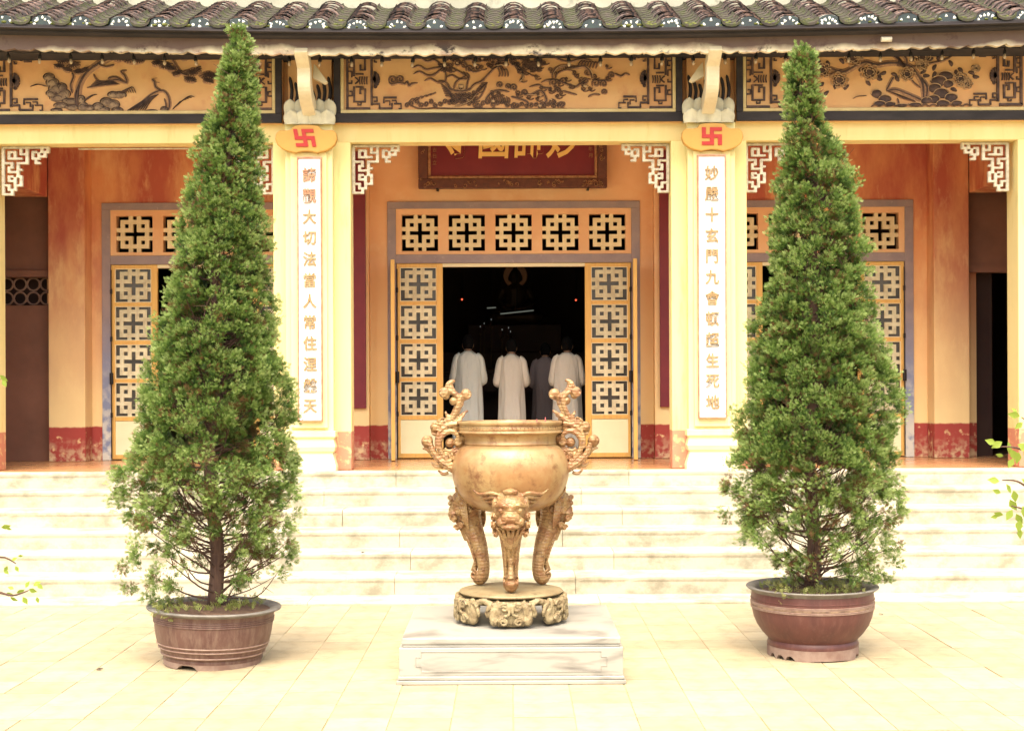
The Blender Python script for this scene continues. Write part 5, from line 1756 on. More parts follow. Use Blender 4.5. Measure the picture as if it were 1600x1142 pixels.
def handle_shape():
    q = MB()
    X = lambda px: -(px - 797) / K        # drawn for the left handle, mirrored to +x
    def T(pts, r, sq=1.0, dy=0.0):
        c_ = catmull([(X(a), dy, cz(b_)) for a, b_ in pts], 5)
        q.tube(c_, r, 9)
        rl = lerp_list(r, len(c_))
        for off in (-0.62, 0.0, 0.62):          # raised lines along front and back of each band
            for sy in (-1, 1):
                line = []
                for i, p in enumerate(c_):
                    t = c_[min(i + 1, len(c_) - 1)] - c_[max(i - 1, 0)]
                    u = Vector((-t.z, 0, t.x)).normalized() if t.length > 1e-6 else Vector((1, 0, 0))
                    line.append(p + u * off * rl[i] + Vector((0, sy * rl[i] * (0.98 if off == 0 else 0.74), 0)))
                q.tube(line, [0.0045, 0.005, 0.003], 5)
    B = lambda px, py, r, dy=0.0, sy=1.0: q.sphere((X(px), dy, cz(py)), (r / K, r / K * sy, r / K), 12, 8)
    # outer and inner bands of the big C
    for dy in (-0.020, 0.0, 0.020):
        T([(722, 742), (703, 730), (686, 718), (676, 704), (671, 690)], [0.020, 0.022, 0.020, 0.018, 0.014], dy=dy)
        T([(724, 735), (704, 724), (690, 708), (686, 692), (692, 679), (704, 673), (714, 678), (718, 688)], [0.014, 0.016, 0.016, 0.016, 0.016, 0.017, 0.015, 0.013], dy=dy)
        T([(683, 700), (683, 684), (690, 671), (702, 664), (715, 662)], [0.012, 0.013, 0.014, 0.014, 0.012], dy=dy)
    B(667, 689, 9.5); B(669, 687, 7, -0.02); B(717, 690, 9.0); B(703, 691, 8.0); B(722, 684, 8)
    B(680, 667, 8.5); B(691, 661, 9.0); B(702, 657, 8.0); B(697, 668, 6)
    # leaf to the right
    for k, (ex, ey) in enumerate(((731, 641), (726, 648), (722, 655))):
        T([(700, 664), (710, 656 + 2 * k), (ex, ey)], [0.020, 0.017, 0.005], dy=(-0.012, 0.0, 0.012)[k])
    B(708, 660, 8); B(712, 667, 7)
    # stem up and side buds
    for dy, dx in ((-0.014, -3), (0.0, 3), (0.014, 0)):
        T([(706 + dx, 655), (712 + dx, 643), (717 + dx, 630), (716 + dx, 620), (708 + dx, 613), (700 + dx * .5, 609)], [0.013, 0.013, 0.013, 0.012, 0.012, 0.010], dy=dy)
    B(694, 613, 8.5); B(697, 618, 6); B(728, 616, 9.0); B(723, 620, 7); B(709, 626, 7)
    # crest
    T([(706, 614), (701, 606), (702, 599), (708, 595), (711, 596)], [0.020, 0.022, 0.018, 0.011, 0.004])
    T([(712, 616), (706, 606), (707, 600)], [0.014, 0.014, 0.006])
    # web of small flowers against the bowl
    T([(726, 700), (714, 707), (704, 716)], [0.016, 0.016, 0.012]); B(696, 711, 6.5); B(706, 715, 7); B(699, 722, 5.5); B(690, 727, 5); B(708, 727, 6); B(718, 734, 6); B(714, 717, 6)
    T([(732, 694), (720, 701), (706, 706)], [0.010, 0.012, 0.008])
    T([(727, 746), (716, 738), (707, 728)], [0.016, 0.018, 0.014])
    # scroll ends and flowers that fill the openings
    for (px_, py_, r_, a_, d_) in ((668, 690, 8, 0, 1), (717, 690, 8, 2, -1), (681, 667, 7, 1, 1), (692, 660, 8, 2, -1), (703, 657, 6, 0, 1), (698, 668, 6, 1, 1), (729, 616, 7, 3, 1), (694, 613, 7, 0, -1), (699, 713, 8, 2, 1), (708, 722, 8, 4, -1), (690, 724, 6, 1, 1), (714, 708, 6, 0, 1), (716, 733, 6, 2, 1)):
        for sy in (-1, 1):
            ln = [(X(px_) + r_ / K * (1 - .8 * i / 12) * math.cos(a_ + d_ * i * .62), sy * (r_ / K * .92), cz(py_) + r_ / K * (1 - .8 * i / 12) * math.sin(a_ + d_ * i * .62)) for i in range(13)]
            q.tube(ln, 0.0052, 5)
    for (pts_, w__) in (([(676, 712), (668, 702), (660, 700)], .010), ([(690, 728), (680, 728), (674, 722)], .010), ([(700, 738), (692, 740), (684, 734)], .010), ([(686, 676), (678, 678), (674, 672)], .009), ([(705, 650), (698, 648), (696, 642)], .009), ([(710, 636), (720, 634), (724, 628)], .009), ([(694, 700), (700, 704), (708, 702), (716, 697)], .012), ([(692, 714), (702, 708), (712, 712), (722, 718)], .012)):
        T(pts_, [w__, w__ * .9, w__ * .4])
    # tie to the rim
    q.tube([(X(700), 0, cz(664)), (X(722), 0, cz(668))], 0.018, 8)
    q.tube([(X(716), 0, cz(688)), (X(731), 0, cz(690))], 0.018, 8)
    return q


h0 = fuse(handle_shape(), 'handle', M_carve, 0.0034, cen, 1, world=False)
h1 = h0.copy(); COL.objects.link(h1); h1.rotation_euler = (0, 0, PI)

# carved stand
std = empty('carved_stand', (CX, CY, ZP)); tag(std, 'low round carved stand with scrolled feet between the censer and the marble', 'stand')
q = MB()
zt = cz(918)
q.lathe([(0.0, zt - 0.026), (0.285, zt - 0.026), (0.300, zt - 0.023), (0.304, zt - 0.016), (0.300, zt - 0.009), (0.280, zt - 0.005), (0.262, zt), (0.0, zt)], 64)
q.build('disc', M_bronze_dull, std, smooth=40, world=False)
q = MB()
hgt = zt - 0.020
ring = [(0.268 * math.cos(2 * PI * k / 48), 0.268 * math.sin(2 * PI * k / 48), hgt - 0.034) for k in range(49)]
q.tube(ring, 0.018, 8)
for kf in range(6):
    a0 = -PI / 2 + kf * PI / 3
    def pol(da, r, z): return (r * math.cos(a0 + da), r * math.sin(a0 + da), z)
    # shield-shaped foot
    for i in range(-3, 4):
        da = i * 0.075
        q.tube([pol(da, 0.300, hgt - 0.02), pol(da * 0.92, 0.310, hgt * 0.55), pol(da * 1.0, 0.305, 0.03), pol(da * 0.9, 0.300, 0.012)], [0.022, 0.023, 0.022, 0.012], 8)
    for s in (-1, 1):
        # volutes and lines of the shield
        for zz, rr_, da_ in ((0.04, 0.026, 0.19), (hgt * 0.72, 0.026, 0.17)):
            sp = []
            for i in range(16):
                r = rr_ * (1 - i / 18); t = i * .65
                sp.append(pol(s * (da_ + r / 0.3 * math.cos(t) - .06), 0.338, zz + r * math.sin(t)))
            q.tube(sp, 0.0085, 6)
        q.tube(catmull([pol(s * 0.03, 0.342, hgt * .8), pol(s * 0.035, 0.345, hgt * .5), pol(s * 0.12, 0.340, 0.075)], 4), 0.009, 6)
        q.sphere(pol(s * 0.13, 0.315, hgt - 0.036), 0.022, 10, 7)
        # acanthus lobes that swing down between the feet
        q.tube(catmull([pol(s * 0.20, 0.300, hgt - 0.02), pol(s * 0.30, 0.312, hgt * .62), pol(s * 0.32, 0.316, hgt * .36), pol(s * 0.26, 0.312, 0.05)], 4), [0.022, 0.024, 0.026, 0.024], 10)
        q.sphere(pol(s * 0.30, 0.314, 0.044), (0.030, 0.030, 0.032), 10, 7)
        for j in range(4):
            q.tube(catmull([pol(s * (0.23 + .02 * j), 0.305, hgt - 0.03), pol(s * (0.34 + .022 * j), 0.322, hgt * (.80 - .05 * j)), pol(s * (0.41 + .010 * j), 0.322, hgt * (.70 - .07 * j)), pol(s * (0.42 + .004 * j), 0.314, hgt * (.60 - .08 * j))], 4), [0.010, 0.012, 0.012, 0.007], 6)
        q.tube(catmull([pol(s * 0.36, 0.31, hgt * .80), pol(s * 0.45, 0.312, hgt * .86), pol(s * 0.53, 0.31, hgt * .92)], 4), [0.02, 0.018, 0.014], 8)
    q.sphere(pol(0, 0.322, hgt - 0.040), (0.030, 0.030, 0.024), 12, 8)
fuse(q, 'carved_skirt', M_carve_dull, 0.0034, std, 1, world=False)

# incense sticks
for n, (px_, py_, lb) in enumerate(((838, 655, 'short red incense stick in the censer, left of the taller one'), (851.5, 652, 'taller red incense stick standing in the censer'))):
    q = MB(); yy = CY + 0.05; q.tube([(PX(px_, yy), yy, 1.36), (PX(px_, yy) + .002, yy, PZ(py_, yy))], 0.0035, 6)
    o = q.build('incense_stick', M_stick); tag(o, lb, 'incense stick', 'incense sticks')


# ------------------------------------------------------------------ potted cypresses
def pot(c, rows, Kp, name_label, tilt, feet, rimpx, zb):
    """rows: (half width px, py, material index)"""
    r = empty('plant_pot', (c[0], c[1], 0)); tag(r, name_label, 'plant pot', 'glazed pots with cypresses')
    r.rotation_euler = (0, tilt, 0)
    return r


def lathe_part(nm, prof, m, parent, seg=64, smooth=45):
    q = MB(); q.lathe(prof, seg)
    return q.build(nm, m, parent, smooth=smooth, world=False)


# left pot
LX, LY = PX(331, 8.39), 8.39
lp = pot((LX, LY), None, 0, 'brown glazed pot with pale bands low down, under the left cypress', math.radians(1.6), 0, 0, 0)
k_ = 1 / 264.8
lathe_part('wall', [(0.272, 0.028), (0.285, 0.032), (0.288, 0.040), (0.286, 0.052), (0.300, 0.068), (0.305, 0.084), (0.318, 0.112), (0.330, 0.150), (0.340, 0.205), (0.346, 0.255), (0.349, 0.290), (0.352, 0.310)], M_pot, lp)
for z, rr_, m_ in ((0.070, 0.300, M_pot_band), (0.105, 0.314, M_pot_band), (0.128, 0.322, M_pot_band), (0.252, 0.3455, M_pot), (0.264, 0.3465, M_pot), (0.276, 0.3475, M_pot)):
    lathe_part('band', [(rr_ - 0.002, z - 0.006), (rr_ + 0.0045, z - 0.003), (rr_ + 0.0055, z), (rr_ + 0.0045, z + 0.003), (rr_ - 0.0005, z + 0.006)], m_, lp)
lathe_part('rim', [(0.350, 0.306), (0.366, 0.316), (0.388, 0.322), (0.392, 0.329), (0.388, 0.335), (0.360, 0.334), (0.334, 0.328), (0.326, 0.318), (0.322, 0.29)], M_pot_rim, lp)
lathe_part('soil', [(0.325, 0.315), (0.22, 0.325), (0.10, 0.335), (0.0, 0.34)], M_soil, lp)


def foot_ring(parent, r0, r1, h, gaps, m, scallop=False, seg=120):
    q = MB(); vs = []; fs = []
    for k in range(seg):
        a = 2 * PI * k / seg
        lo = 0.0
        for ga, gw, gh in gaps:
            d = abs((a - ga + PI) % (2 * PI) - PI)
            if d < gw: lo = max(lo, gh * (1 - (d / gw) ** 4))
        for r, z in ((r0, lo), (r1, h), (r1 - 0.035, h), (r0 - 0.035, lo)):
            vs.append((r * math.cos(a), r * math.sin(a), z))
    for k in range(seg):
        for j in range(4):
            a = k * 4 + j; b_ = ((k + 1) % seg) * 4 + j; c = ((k + 1) % seg) * 4 + (j + 1) % 4; d = k * 4 + (j + 1) % 4
            fs.append((a, b_, c, d))
    q.add(vs, fs)
    return q.build('foot', m, parent, smooth=40, world=False, fix=True)


foot_ring(lp, 0.284, 0.288, 0.034, [(-PI / 2 - 0.35, 0.24, 0.026), (-PI / 2 + 1.75, 0.24, 0.026), (-PI / 2 + 3.8, 0.24, 0.026)], M_pot_foot)
# right pot
RX, RY = PX(1268, 8.55), 8.55
rp_ = pot((RX, RY), None, 0, 'rounder red brown pot with one pale collar band and scalloped foot', math.radians(-0.3), 0, 0, 0)
lathe_part('wall', [(0.268, 0.062), (0.272, 0.078), (0.266, 0.092), (0.262, 0.100), (0.272, 0.112), (0.300, 0.142), (0.330, 0.186), (0.350, 0.235), (0.362, 0.290), (0.364, 0.330), (0.362, 0.365), (0.360, 0.385)], M_pot_red, rp_)
for z, rr_, m_ in ((0.290, 0.3620, M_pot_band), (0.298, 0.3625, M_pot_band), (0.316, 0.3635, M_pot_band), (0.324, 0.3638, M_pot_band), (0.345, 0.3632, M_pot_red)):
    lathe_part('band', [(rr_ - 0.003, z - 0.005), (rr_ + 0.0035, z - 0.0025), (rr_ + 0.0045, z), (rr_ + 0.0035, z + 0.0025), (rr_ - 0.003, z + 0.005)], m_, rp_)
lathe_part('band', [(0.362, 0.3), (0.3645, 0.302), (0.366, 0.310), (0.3645, 0.314), (0.362, 0.316)], M_relief_stone, rp_)
lathe_part('rim', [(0.359, 0.382), (0.370, 0.394), (0.388, 0.404), (0.393, 0.410), (0.390, 0.416), (0.365, 0.414), (0.345, 0.405), (0.335, 0.39), (0.332, 0.36)], M_pot_rim, rp_)
lathe_part('soil', [(0.334, 0.372), (0.22, 0.382), (0.10, 0.395), (0.0, 0.40)], M_soil, rp_)
foot_ring(rp_, 0.270, 0.270, 0.064, [(-PI / 2 + a, 0.11, 0.026) for a in (-1.25, -0.98, -0.72, 1.05, 1.3, 2.2, 2.5, 2.8, 3.6, 3.9)] + [(-PI / 2 + 0.2, 0.5, 0.006)], M_pot_foot)


def add_tone(o, tone):
    at = o.data.attributes.new('tone', 'FLOAT', 'FACE')
    at.data.foreach_set('value', tone)


# frond template: fingers of a flat cypress spray in (u along, v across)
def frond_template():
    tris = []
    for base, ang, ln in ((0.0, 0.0, 1.0), (0.12, 0.70, 0.62), (0.20, -0.70, 0.60), (0.40, 0.60, 0.48), (0.46, -0.60, 0.46), (0.68, 0.5, 0.30)):
        c, s = math.cos(ang), math.sin(ang); wd_ = 0.058
        p0 = np.array([base, 0.0]); d = np.array([c, s]); n = np.array([-s, c])
        tris.append([p0, p0 + d * ln * 0.55 + n * wd_, p0 + d * ln, p0 + d * ln * 0.55 - n * wd_])
    return np.array(tris)            # (6, 4, 2)


FT = frond_template()


def fronds(name, pos, direc, size, tone, m, parent, loc):
    n = len(pos)
    d = direc / np.linalg.norm(direc, axis=1, keepdims=True)
    rnd = RNG.normal(size=(n, 3))
    v = np.cross(d, rnd); v /= np.linalg.norm(v, axis=1, keepdims=True)
    wv = np.cross(d, v)
    Q = len(FT)
    u = FT[None, :, :, 0]; s_ = FT[None, :, :, 1]
    curl = RNG.uniform(-0.35, 0.15, n)[:, None, None] * u ** 2
    S = size[:, None, None, None]
    pts = pos[:, None, None, :] + S * (u[..., None] * d[:, None, None, :] + s_[..., None] * v[:, None, None, :] + (curl + 0.25 * np.abs(s_))[..., None] * wv[:, None, None, :])
    vs = pts.reshape(-1, 3) - np.array(loc)[None]
    nf = n * Q
    me = bpy.data.meshes.new(name)
    me.vertices.add(nf * 4); me.vertices.foreach_set('co', vs.astype(np.float32).ravel())
    me.loops.add(nf * 4); me.loops.foreach_set('vertex_index', np.arange(nf * 4, dtype=np.int32))
    me.polygons.add(nf); me.polygons.foreach_set('loop_start', np.arange(0, nf * 4, 4, dtype=np.int32))
    me.update(calc_edges=True)
    me.materials.append(m)
    o = bpy.data.objects.new(name, me); COL.objects.link(o); o.parent = parent
    add_tone(o, np.repeat(tone, Q).astype(np.float32))
    return o


def cypress(base, Y, sil, label, trunk_top, z_sparse, seed, extra=()):
    rng = np.random.default_rng(seed)
    t = empty('potted_cypress', base); tag(t, label, 'cypress', 'clipped cypresses in pots')
    ys = np.array([s[0] for s in sil], float); xl = np.array([s[1] for s in sil], float); xr = np.array([s[2] for s in sil], float)
    zs = EYE - (ys - HOR) * Y / F
    XL = (xl - 800) * Y / F; XR = (xr - 800) * Y / F
    order = np.argsort(zs)
    zs, XL, XR = zs[order], XL[order], XR[order]
    z0, z1 = zs[0], zs[-1]
    cen_x = lambda z: np.interp(z, zs, (XL + XR) / 2); hw = lambda z: np.interp(z, zs, (XR - XL) / 2)
    # trunk
    q = MB()
    tp = [Vector((base[0], base[1], base[2]))]
    for i in range(1, 12):
        z = base[2] + (trunk_top - base[2]) * i / 11
        k = i / 11
        xx = base[0] * (1 - k) + float(cen_x(min(z, z1))) * k + 0.018 * math.sin(i * 1.7)
        tp.append(Vector((xx, base[1] + 0.015 * math.sin(i * 2.3), z)))
    tpc = catmull(tp, 3)
    q.tube(tpc, [0.046, 0.040, 0.038, 0.036, 0.037, 0.032, 0.027, 0.022, 0.016, 0.011, 0.005], 10)
    q.build('trunk', M_bark, t, smooth=True)
    def trunk_at(z):
        for a, c in zip(tp[:-1], tp[1:]):
            if a.z <= z <= c.z:
                f = (z - a.z) / (c.z - a.z); return a.lerp(c, f)
        return tp[-1] if z > tp[-1].z else tp[0]
    # leaf clumps on the shell and inside it
    clumps = []
    NC = 1900
    zgrid = np.linspace(z0, z1, 400); wgt = hw(zgrid) ** 0.9 + 0.03
    dens = np.where(zgrid < z_sparse, 0.16 + 0.84 * np.clip((zgrid - z0) / (z_sparse - z0), 0, 1), 1.0)
    cdf = np.cumsum(wgt * dens); cdf /= cdf[-1]
    for i in range(NC):
        z = float(np.interp(rng.random(), cdf, zgrid))
        a = rng.uniform(0, 2 * PI)
        lump = 0.085 * math.sin(3 * a + z * 8 + seed) + 0.075 * math.sin(4 * a - z * 13 + seed) + 0.04 * math.sin(9 * a + z * 23)
        rr_ = min(0.92 + lump + rng.normal(0, .045), 1.07)
        if rng.random() < 0.33: rr_ *= rng.uniform(0.4, 0.88)
        h = float(hw(z)); cx_ = float(cen_x(z))
        rad = max(h - 0.028, 0.012)
        clumps.append((cx_ + rad * rr_ * math.cos(a), base[1] + rad * rr_ * math.sin(a) * 0.95, z, a, rr_))
    for (px_, py_, rpx) in extra:
        p = P(px_, py_, Y)
        for _ in range(3): clumps.append((p.x + rng.normal(0, rpx * Y / F * .4), base[1] + rng.normal(0, .04), p.z + rng.normal(0, rpx * Y / F * .4), rng.uniform(0, 6.28), 1.0))
    pos = []; dr = []; sz = []; tn = []
    q = MB()
    for ci, (x, y, z, a, rr_) in enumerate(clumps):
        low = z < z_sparse
        h = float(hw(z))
        n_out = np.array([math.cos(a), math.sin(a), 0.55 if not low else 0.12]); n_out /= np.linalg.norm(n_out)
        cr = rng.uniform(0.030, 0.054) * (1.0 if h > 0.12 else 0.8)
        ns = int(rng.integers(40, 52)) if not low else int(rng.integers(26, 40))
        ctone = rng.normal(0.57, 0.16)
        dead = rng.random() < (0.035 if not low else 0.10)
        cen_ = np.array([x, y, z])
        g_ = rng.normal(size=(ns, 3)); g_ /= np.linalg.norm(g_, axis=1, keepdims=True)
        g_ = g_ + n_out * 0.75
        rad = rng.random((ns, 1)) ** 0.5
        p = cen_ + g_ * cr * rad * np.array([1.15, 1.15, 0.95]) * 0.8
        d = g_ * 0.8 + n_out * 0.5 + np.array([0, 0, 0.45 if not low else -0.05]) + rng.normal(0, .35, (ns, 3))
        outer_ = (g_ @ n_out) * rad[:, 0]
        tone = ctone + 0.42 * np.clip(outer_ - .5, -0.5, 1.0) + rng.normal(0, .09, ns) - (0.10 if rr_ < 0.8 else 0)  # young tips paler; clump light and inner shade also put into the tone
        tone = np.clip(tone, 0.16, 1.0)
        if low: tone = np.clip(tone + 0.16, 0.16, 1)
        brown = rng.random(ns) < (0.025 if not dead else 0.6)
        if rr_ < 0.8: brown |= rng.random(ns) < 0.2
        tone[brown] = rng.uniform(0, .1, brown.sum())
        pos.append(p); dr.append(d); tn.append(tone)
        sz.append(rng.uniform(0.017, 0.034, ns) * (1.0 if not low else 1.15) * (1.5 if rr_ < 0.8 else 1.0))
        # branch from the trunk to the clump
        if (low and rng.random() < 0.20) or (not low and rng.random() < 0.16):
            zt_ = max(base[2] + 0.03, z - rng.uniform(0.15, 0.55) * max(h, .1) - 0.05)
            s0 = trunk_at(zt_)
            e = Vector((x, y, z))
            mid = s0.lerp(e, 0.5) + Vector((rng.normal(0, .03), rng.normal(0, .03), -0.09 * rng.random()))
            r0 = rng.uniform(0.004, 0.009)
            q.tube(catmull([s0, mid, e], 4), [r0, r0 * .6, r0 * .25], 5, caps=False)
            for _ in range(2):
                f0 = mid.lerp(e, rng.random() * .6)
                q.tube([f0, f0 + Vector(tuple(rng.normal(0, .05, 3))) + Vector((0, 0, .02))], [r0 * .4, r0 * .15], 4, caps=False)
    q.build('branches', M_bark, t, smooth=True)
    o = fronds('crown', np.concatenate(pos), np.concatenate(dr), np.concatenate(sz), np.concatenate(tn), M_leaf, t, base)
    return t


SIL_L = [(46, 372, 376), (55, 363, 387), (80, 353, 396), (105, 352, 398), (130, 346, 400), (165, 342, 402), (200, 330, 405), (225, 322, 407), (250, 312, 408), (285, 300, 410), (300, 291, 412), (350, 288, 416), (400, 276, 421), (450, 262, 426), (500, 250, 430), (550, 244, 440), (580, 238, 450), (620, 226, 455), (660, 212, 452), (700, 196, 456), (740, 190, 464), (790, 192, 462), (840, 202, 458), (875, 200, 452), (905, 212, 436), (920, 236, 420)]
SIL_R = [(80, 1252, 1258), (92, 1245, 1270), (112, 1231, 1276), (150, 1229, 1282), (200, 1230, 1288), (230, 1228, 1304), (250, 1224, 1320), (285, 1220, 1334), (300, 1216, 1340), (350, 1213, 1344), (400, 1206, 1350), (450, 1200, 1360), (500, 1184, 1366), (550, 1176, 1378), (600, 1166, 1396), (650, 1152, 1400), (700, 1147, 1400), (750, 1143, 1402), (800, 1140, 1404), (840, 1148, 1404), (870, 1176, 1398), (895, 1204, 1384), (908, 1222, 1372)]
base_l = (PX(334, LY), LY, 0.335); base_r = (PX(1266, RY), RY, 0.39)
ex_l = [(322, 200, 6), (326, 215, 8), (320, 225, 9), (330, 240, 10), (318, 250, 10), (200, 915, 10), (240, 930, 10), (260, 940, 8), (440, 580, 14), (446, 600, 14), (196, 890, 8), (450, 860, 8)]
ex_r = [(1262, 92, 6), (1298, 225, 8), (1312, 245, 8), (1330, 290, 8), (1390, 590, 12), (1396, 880, 8), (1380, 905, 8), (1140, 805, 8), (1238, 345, 10)]
cypress(base_l, LY, SIL_L, 'tall conical cypress leaning slightly right, rooted in the left brown pot', PZ(60, LY), PZ(690, LY), 21, ex_l)
cypress(base_r, RY, SIL_R, 'tall conical cypress rooted in the right rounder red brown pot', PZ(96, RY), PZ(740, RY), 34, ex_r)


# weeds in the pots
def weeds(name, c, z, R, n, label, trail):
    o_ = []
    pos = []; dr = []; sz = []; tn = []
    for i in range(n):
        a = RNG.uniform(0, 2 * PI); r = R * math.sqrt(RNG.uniform(0.15, 1))
        p = np.array([c[0] + r * math.cos(a), c[1] + r * math.sin(a), z + RNG.uniform(0, .02)])
        pos.append(p); dr.append([RNG.normal(0, .5), RNG.normal(0, .5), 0.9]); sz.append(RNG.uniform(.025, .06)); tn.append(RNG.random())
    for (px_, py_) in trail:
        for _ in range(7):
            Yt = c[1] - R * 1.02
            p = P(px_ + RNG.normal(0, 6), py_ + RNG.normal(0, 5), Yt); pos.append(np.array(p)); dr.append([RNG.normal(0, .6), -.3, RNG.normal(0.1, .6)]); sz.append(RNG.uniform(.025, .05)); tn.append(RNG.random())
    o = fronds(name, np.array(pos), np.array(dr), np.array(sz), np.array(tn), M_weed, None, (c[0], c[1], z))
    o.location = (c[0], c[1], z)
    tag(o, label, 'weeds', kind='stuff')


weeds('pot_weeds', (LX, LY), 0.325, 0.31, 130, 'small weeds and fallen sprigs on the soil of the left pot', [(245, 945), (258, 950), (250, 955), (275, 948), (268, 955), (300, 950)])
weeds('pot_weeds', (RX, RY), 0.385, 0.30, 190, 'yellow green weeds trailing over the rim of the right pot', [(1225, 922), (1228, 930), (1255, 925), (1280, 922), (1320, 918), (1335, 920)])

# ------------------------------------------------------------------ worshippers in the hall
def person_body():
    """standing figure, about 1.46 m, facing +Y with the palms pressed together before the chest"""
    q = MB()
    V = Vector
    for s in (-1, 1):
        q.tube([V((s * .085, 0, .78)), V((s * .085, 0.0, .44)), V((s * .08, -0.005, .08))], [.075, .052, .036], 10)
        q.sphere((s * .08, 0.045, 0.035), (.040, .105, .035), 10, 7)
        sh = V((s * .118, 0.0, 1.150)); el = V((s * .175, 0.03, .90)); wr = V((s * .035, .235, 1.02))
        q.tube([sh, el], [.046, .038], 10); q.tube([el, wr], [.038, .026], 10)
        q.sphere(sh, .052, 10, 7); q.sphere(el, .039, 8, 6)
        # palm and five fingers
        pal = V((s * .020, .262, 1.065))
        q.sphere(pal, (.013, .030, .046), 10, 7, Matrix.Rotation(-0.35, 3, 'X'))
        q.tube([wr, pal], [.025, .02], 8)
        for k, ln in enumerate((.062, .072, .068, .054)):
            b0 = pal + V((0, -0.021 + .0145 * k, .035 + .004 * (k in (1, 2))))
            q.tube([b0, b0 + V((-s * .003, .012, ln * .5)), b0 + V((-s * .007, .018, ln))], [.0078, .0072, .0055], 6)
        q.tube([pal + V((0, -.026, -.005)), pal + V((0, -.045, .018)), pal + V((-s * .004, -.042, .044))], [.009, .008, .006], 6)
    q.tube([V((0, 0, .74)), V((0, 0, .86)), V((0, .005, 1.0)), V((0, 0, 1.12)), V((0, 0, 1.20))], [.135, .12, .125, .13, .07], 14, squash=0.72, up=(0, 1, 0))
    q.tube([V((-.10, 0, 1.155)), V((.10, 0, 1.155))], .048, 10)
    q.tube([V((0, 0, 1.17)), V((0, .05, 1.265))], [.052, .046], 10)
    hc = V((0, .085, 1.315))
    q.sphere(hc, (.072, .090, .105), 16, 12); q.sphere(hc + V((0, .045, -.055)), (.048, .045, .045), 12, 8)
    q.sphere(hc + V((0, .096, -.012)), (.013, .018, .022), 8, 6)
    q.tube([hc + V((0, .088, .02)), hc + V((0, .104, -.015))], [.008, .012], 6)
    q.tube([hc + V((-.022, .084, -.052)), hc + V((0, .094, -.050)), hc + V((.022, .084, -.052))], .007, 6)
    for s in (-1, 1):
        q.sphere(hc + V((s * .074, -.005, -.008)), (.010, .020, .030), 8, 6)
        q.tube([hc + V((s * .016, .086, .022)), hc + V((s * .045, .076, .020))], .007, 6)
    return q


def robe_shape(rng, wide):
    q = MB(); seg = 56; vs = []
    rings = [(1.235, .060, .055), (1.215, .085, .07), (1.195, .125, .085), (1.165, .165, .098), (1.12, .182, .108), (1.02, .182, .12), (.90, .182, .125), (.75, .190, .125), (.55, .198, .13), (.35, .205, .135), (.18, .212, .14), (.06, .216, .144)]
    ph = rng.uniform(0, 6.28)
    for z, a, b_ in rings:
        dn = max(0, (1.1 - z)) / 1.1
        for k in range(seg):
            t = 2 * PI * k / seg
            fold = 1 + dn * (0.085 * math.sin(7 * t + ph + z) + 0.045 * math.sin(13 * t - ph * 2 + 2 * z)) + 0.012 * math.sin(5 * t + z * 9 + ph)
            sq = 1.0
            vs.append((a * wide * fold * math.copysign(abs(math.cos(t)) ** .9, math.cos(t)), b_ * fold * math.sin(t) + 0.004, z))
    fs = []
    for i in range(len(rings) - 1):
        for k in range(seg):
            a = i * seg + k; b_ = i * seg + (k + 1) % seg
            fs.append((a, a + seg, b_ + seg, b_))
    q.add(vs, fs)
    return q


def sleeve_shape(s, rng):
    q = MB(); V = Vector
    pts = catmull([V((s * .11, 0, 1.185)), V((s * .162, 0.0, 1.135)), V((s * .192, .01, 1.0)), V((s * .205, .05, .89)), V((s * .15, .14, .92)), V((s * .07, .215, .99))], 4)
    q.tube(pts, [.040, .054, .056, .066, .078, .085], 14, caps=False)
    q.v = [(x, y, z + 0.004 * math.sin(z * 90 + x * 60)) for x, y, z in q.v]
    return q


body_obj = None
eye_me = None
FLO = PORCH
persons = [
    (732, 16.05, 1.03, M_robe_blue, 'person in a bluish grey robe at the left of the doorway, seen from behind', 1.02, 0.10, 548),
    (799.5, 16.1, 1.00, M_robe, 'person in a pale grey robe standing in the middle of the doorway, seen from behind', 0.96, 0.0, 553),
    (852, 17.0, 1.04, M_robe_dark, 'person in a dark grey robe in shadow, partly behind the robed person at right', 1.0, -0.05, 558),
    (886, 16.05, 1.01, M_robe, 'person in a pale grey robe at the right side of the doorway, seen from behind', 1.04, -0.12, 551),
]
for i, (px_, Y, sc_, mr, lb, wd_, rz, pyneck) in enumerate(persons):
    r = empty('person', (PX(px_, Y), Y, FLO))
    tag(r, lb, 'person', 'robed worshippers in the hall')
    zneck = PZ(pyneck, Y) - FLO
    s_ = zneck / 1.235
    r.scale = (s_ * 0.86, s_ * 0.92, s_)
    r.rotation_euler = (0, 0, rz)
    if body_obj is None:
        body_obj = fuse(person_body(), 'body', M_skin, 0.0065, r, 2, world=False)
    else:
        c = body_obj.copy(); COL.objects.link(c); c.parent = r
    rg = random.Random(40 + i)
    o = robe_shape(rg, wd_).build('robe', mr, r, smooth=True, world=False)
    so = o.modifiers.new('cloth', 'SOLIDIFY'); so.thickness = 0.006
    for s in (-1, 1):
        o = sleeve_shape(s, rg).build('sleeve', mr, r, smooth=True, world=False)
        so = o.modifiers.new('cloth', 'SOLIDIFY'); so.thickness = 0.006
    q = MB()
    q.sphere((0, .060, 1.332), (.080, .090, .102), 16, 10)
    q.v = [(x, min(y, .102 + 0.3 * max(0, z - 1.37)), z) for x, y, z in q.v]
    if i in (0, 3): q.sphere((0, -.022, 1.30), (.050, .040, .042), 12, 8)
    q.build('hair', M_hair, r, smooth=True, world=False)
    for s in (-1, 1):
        q = MB(); q.sphere((s * .030, .166, 1.322), (.011, .006, .007), 8, 6); q.build('eye', M_eye, r, smooth=True, world=False)

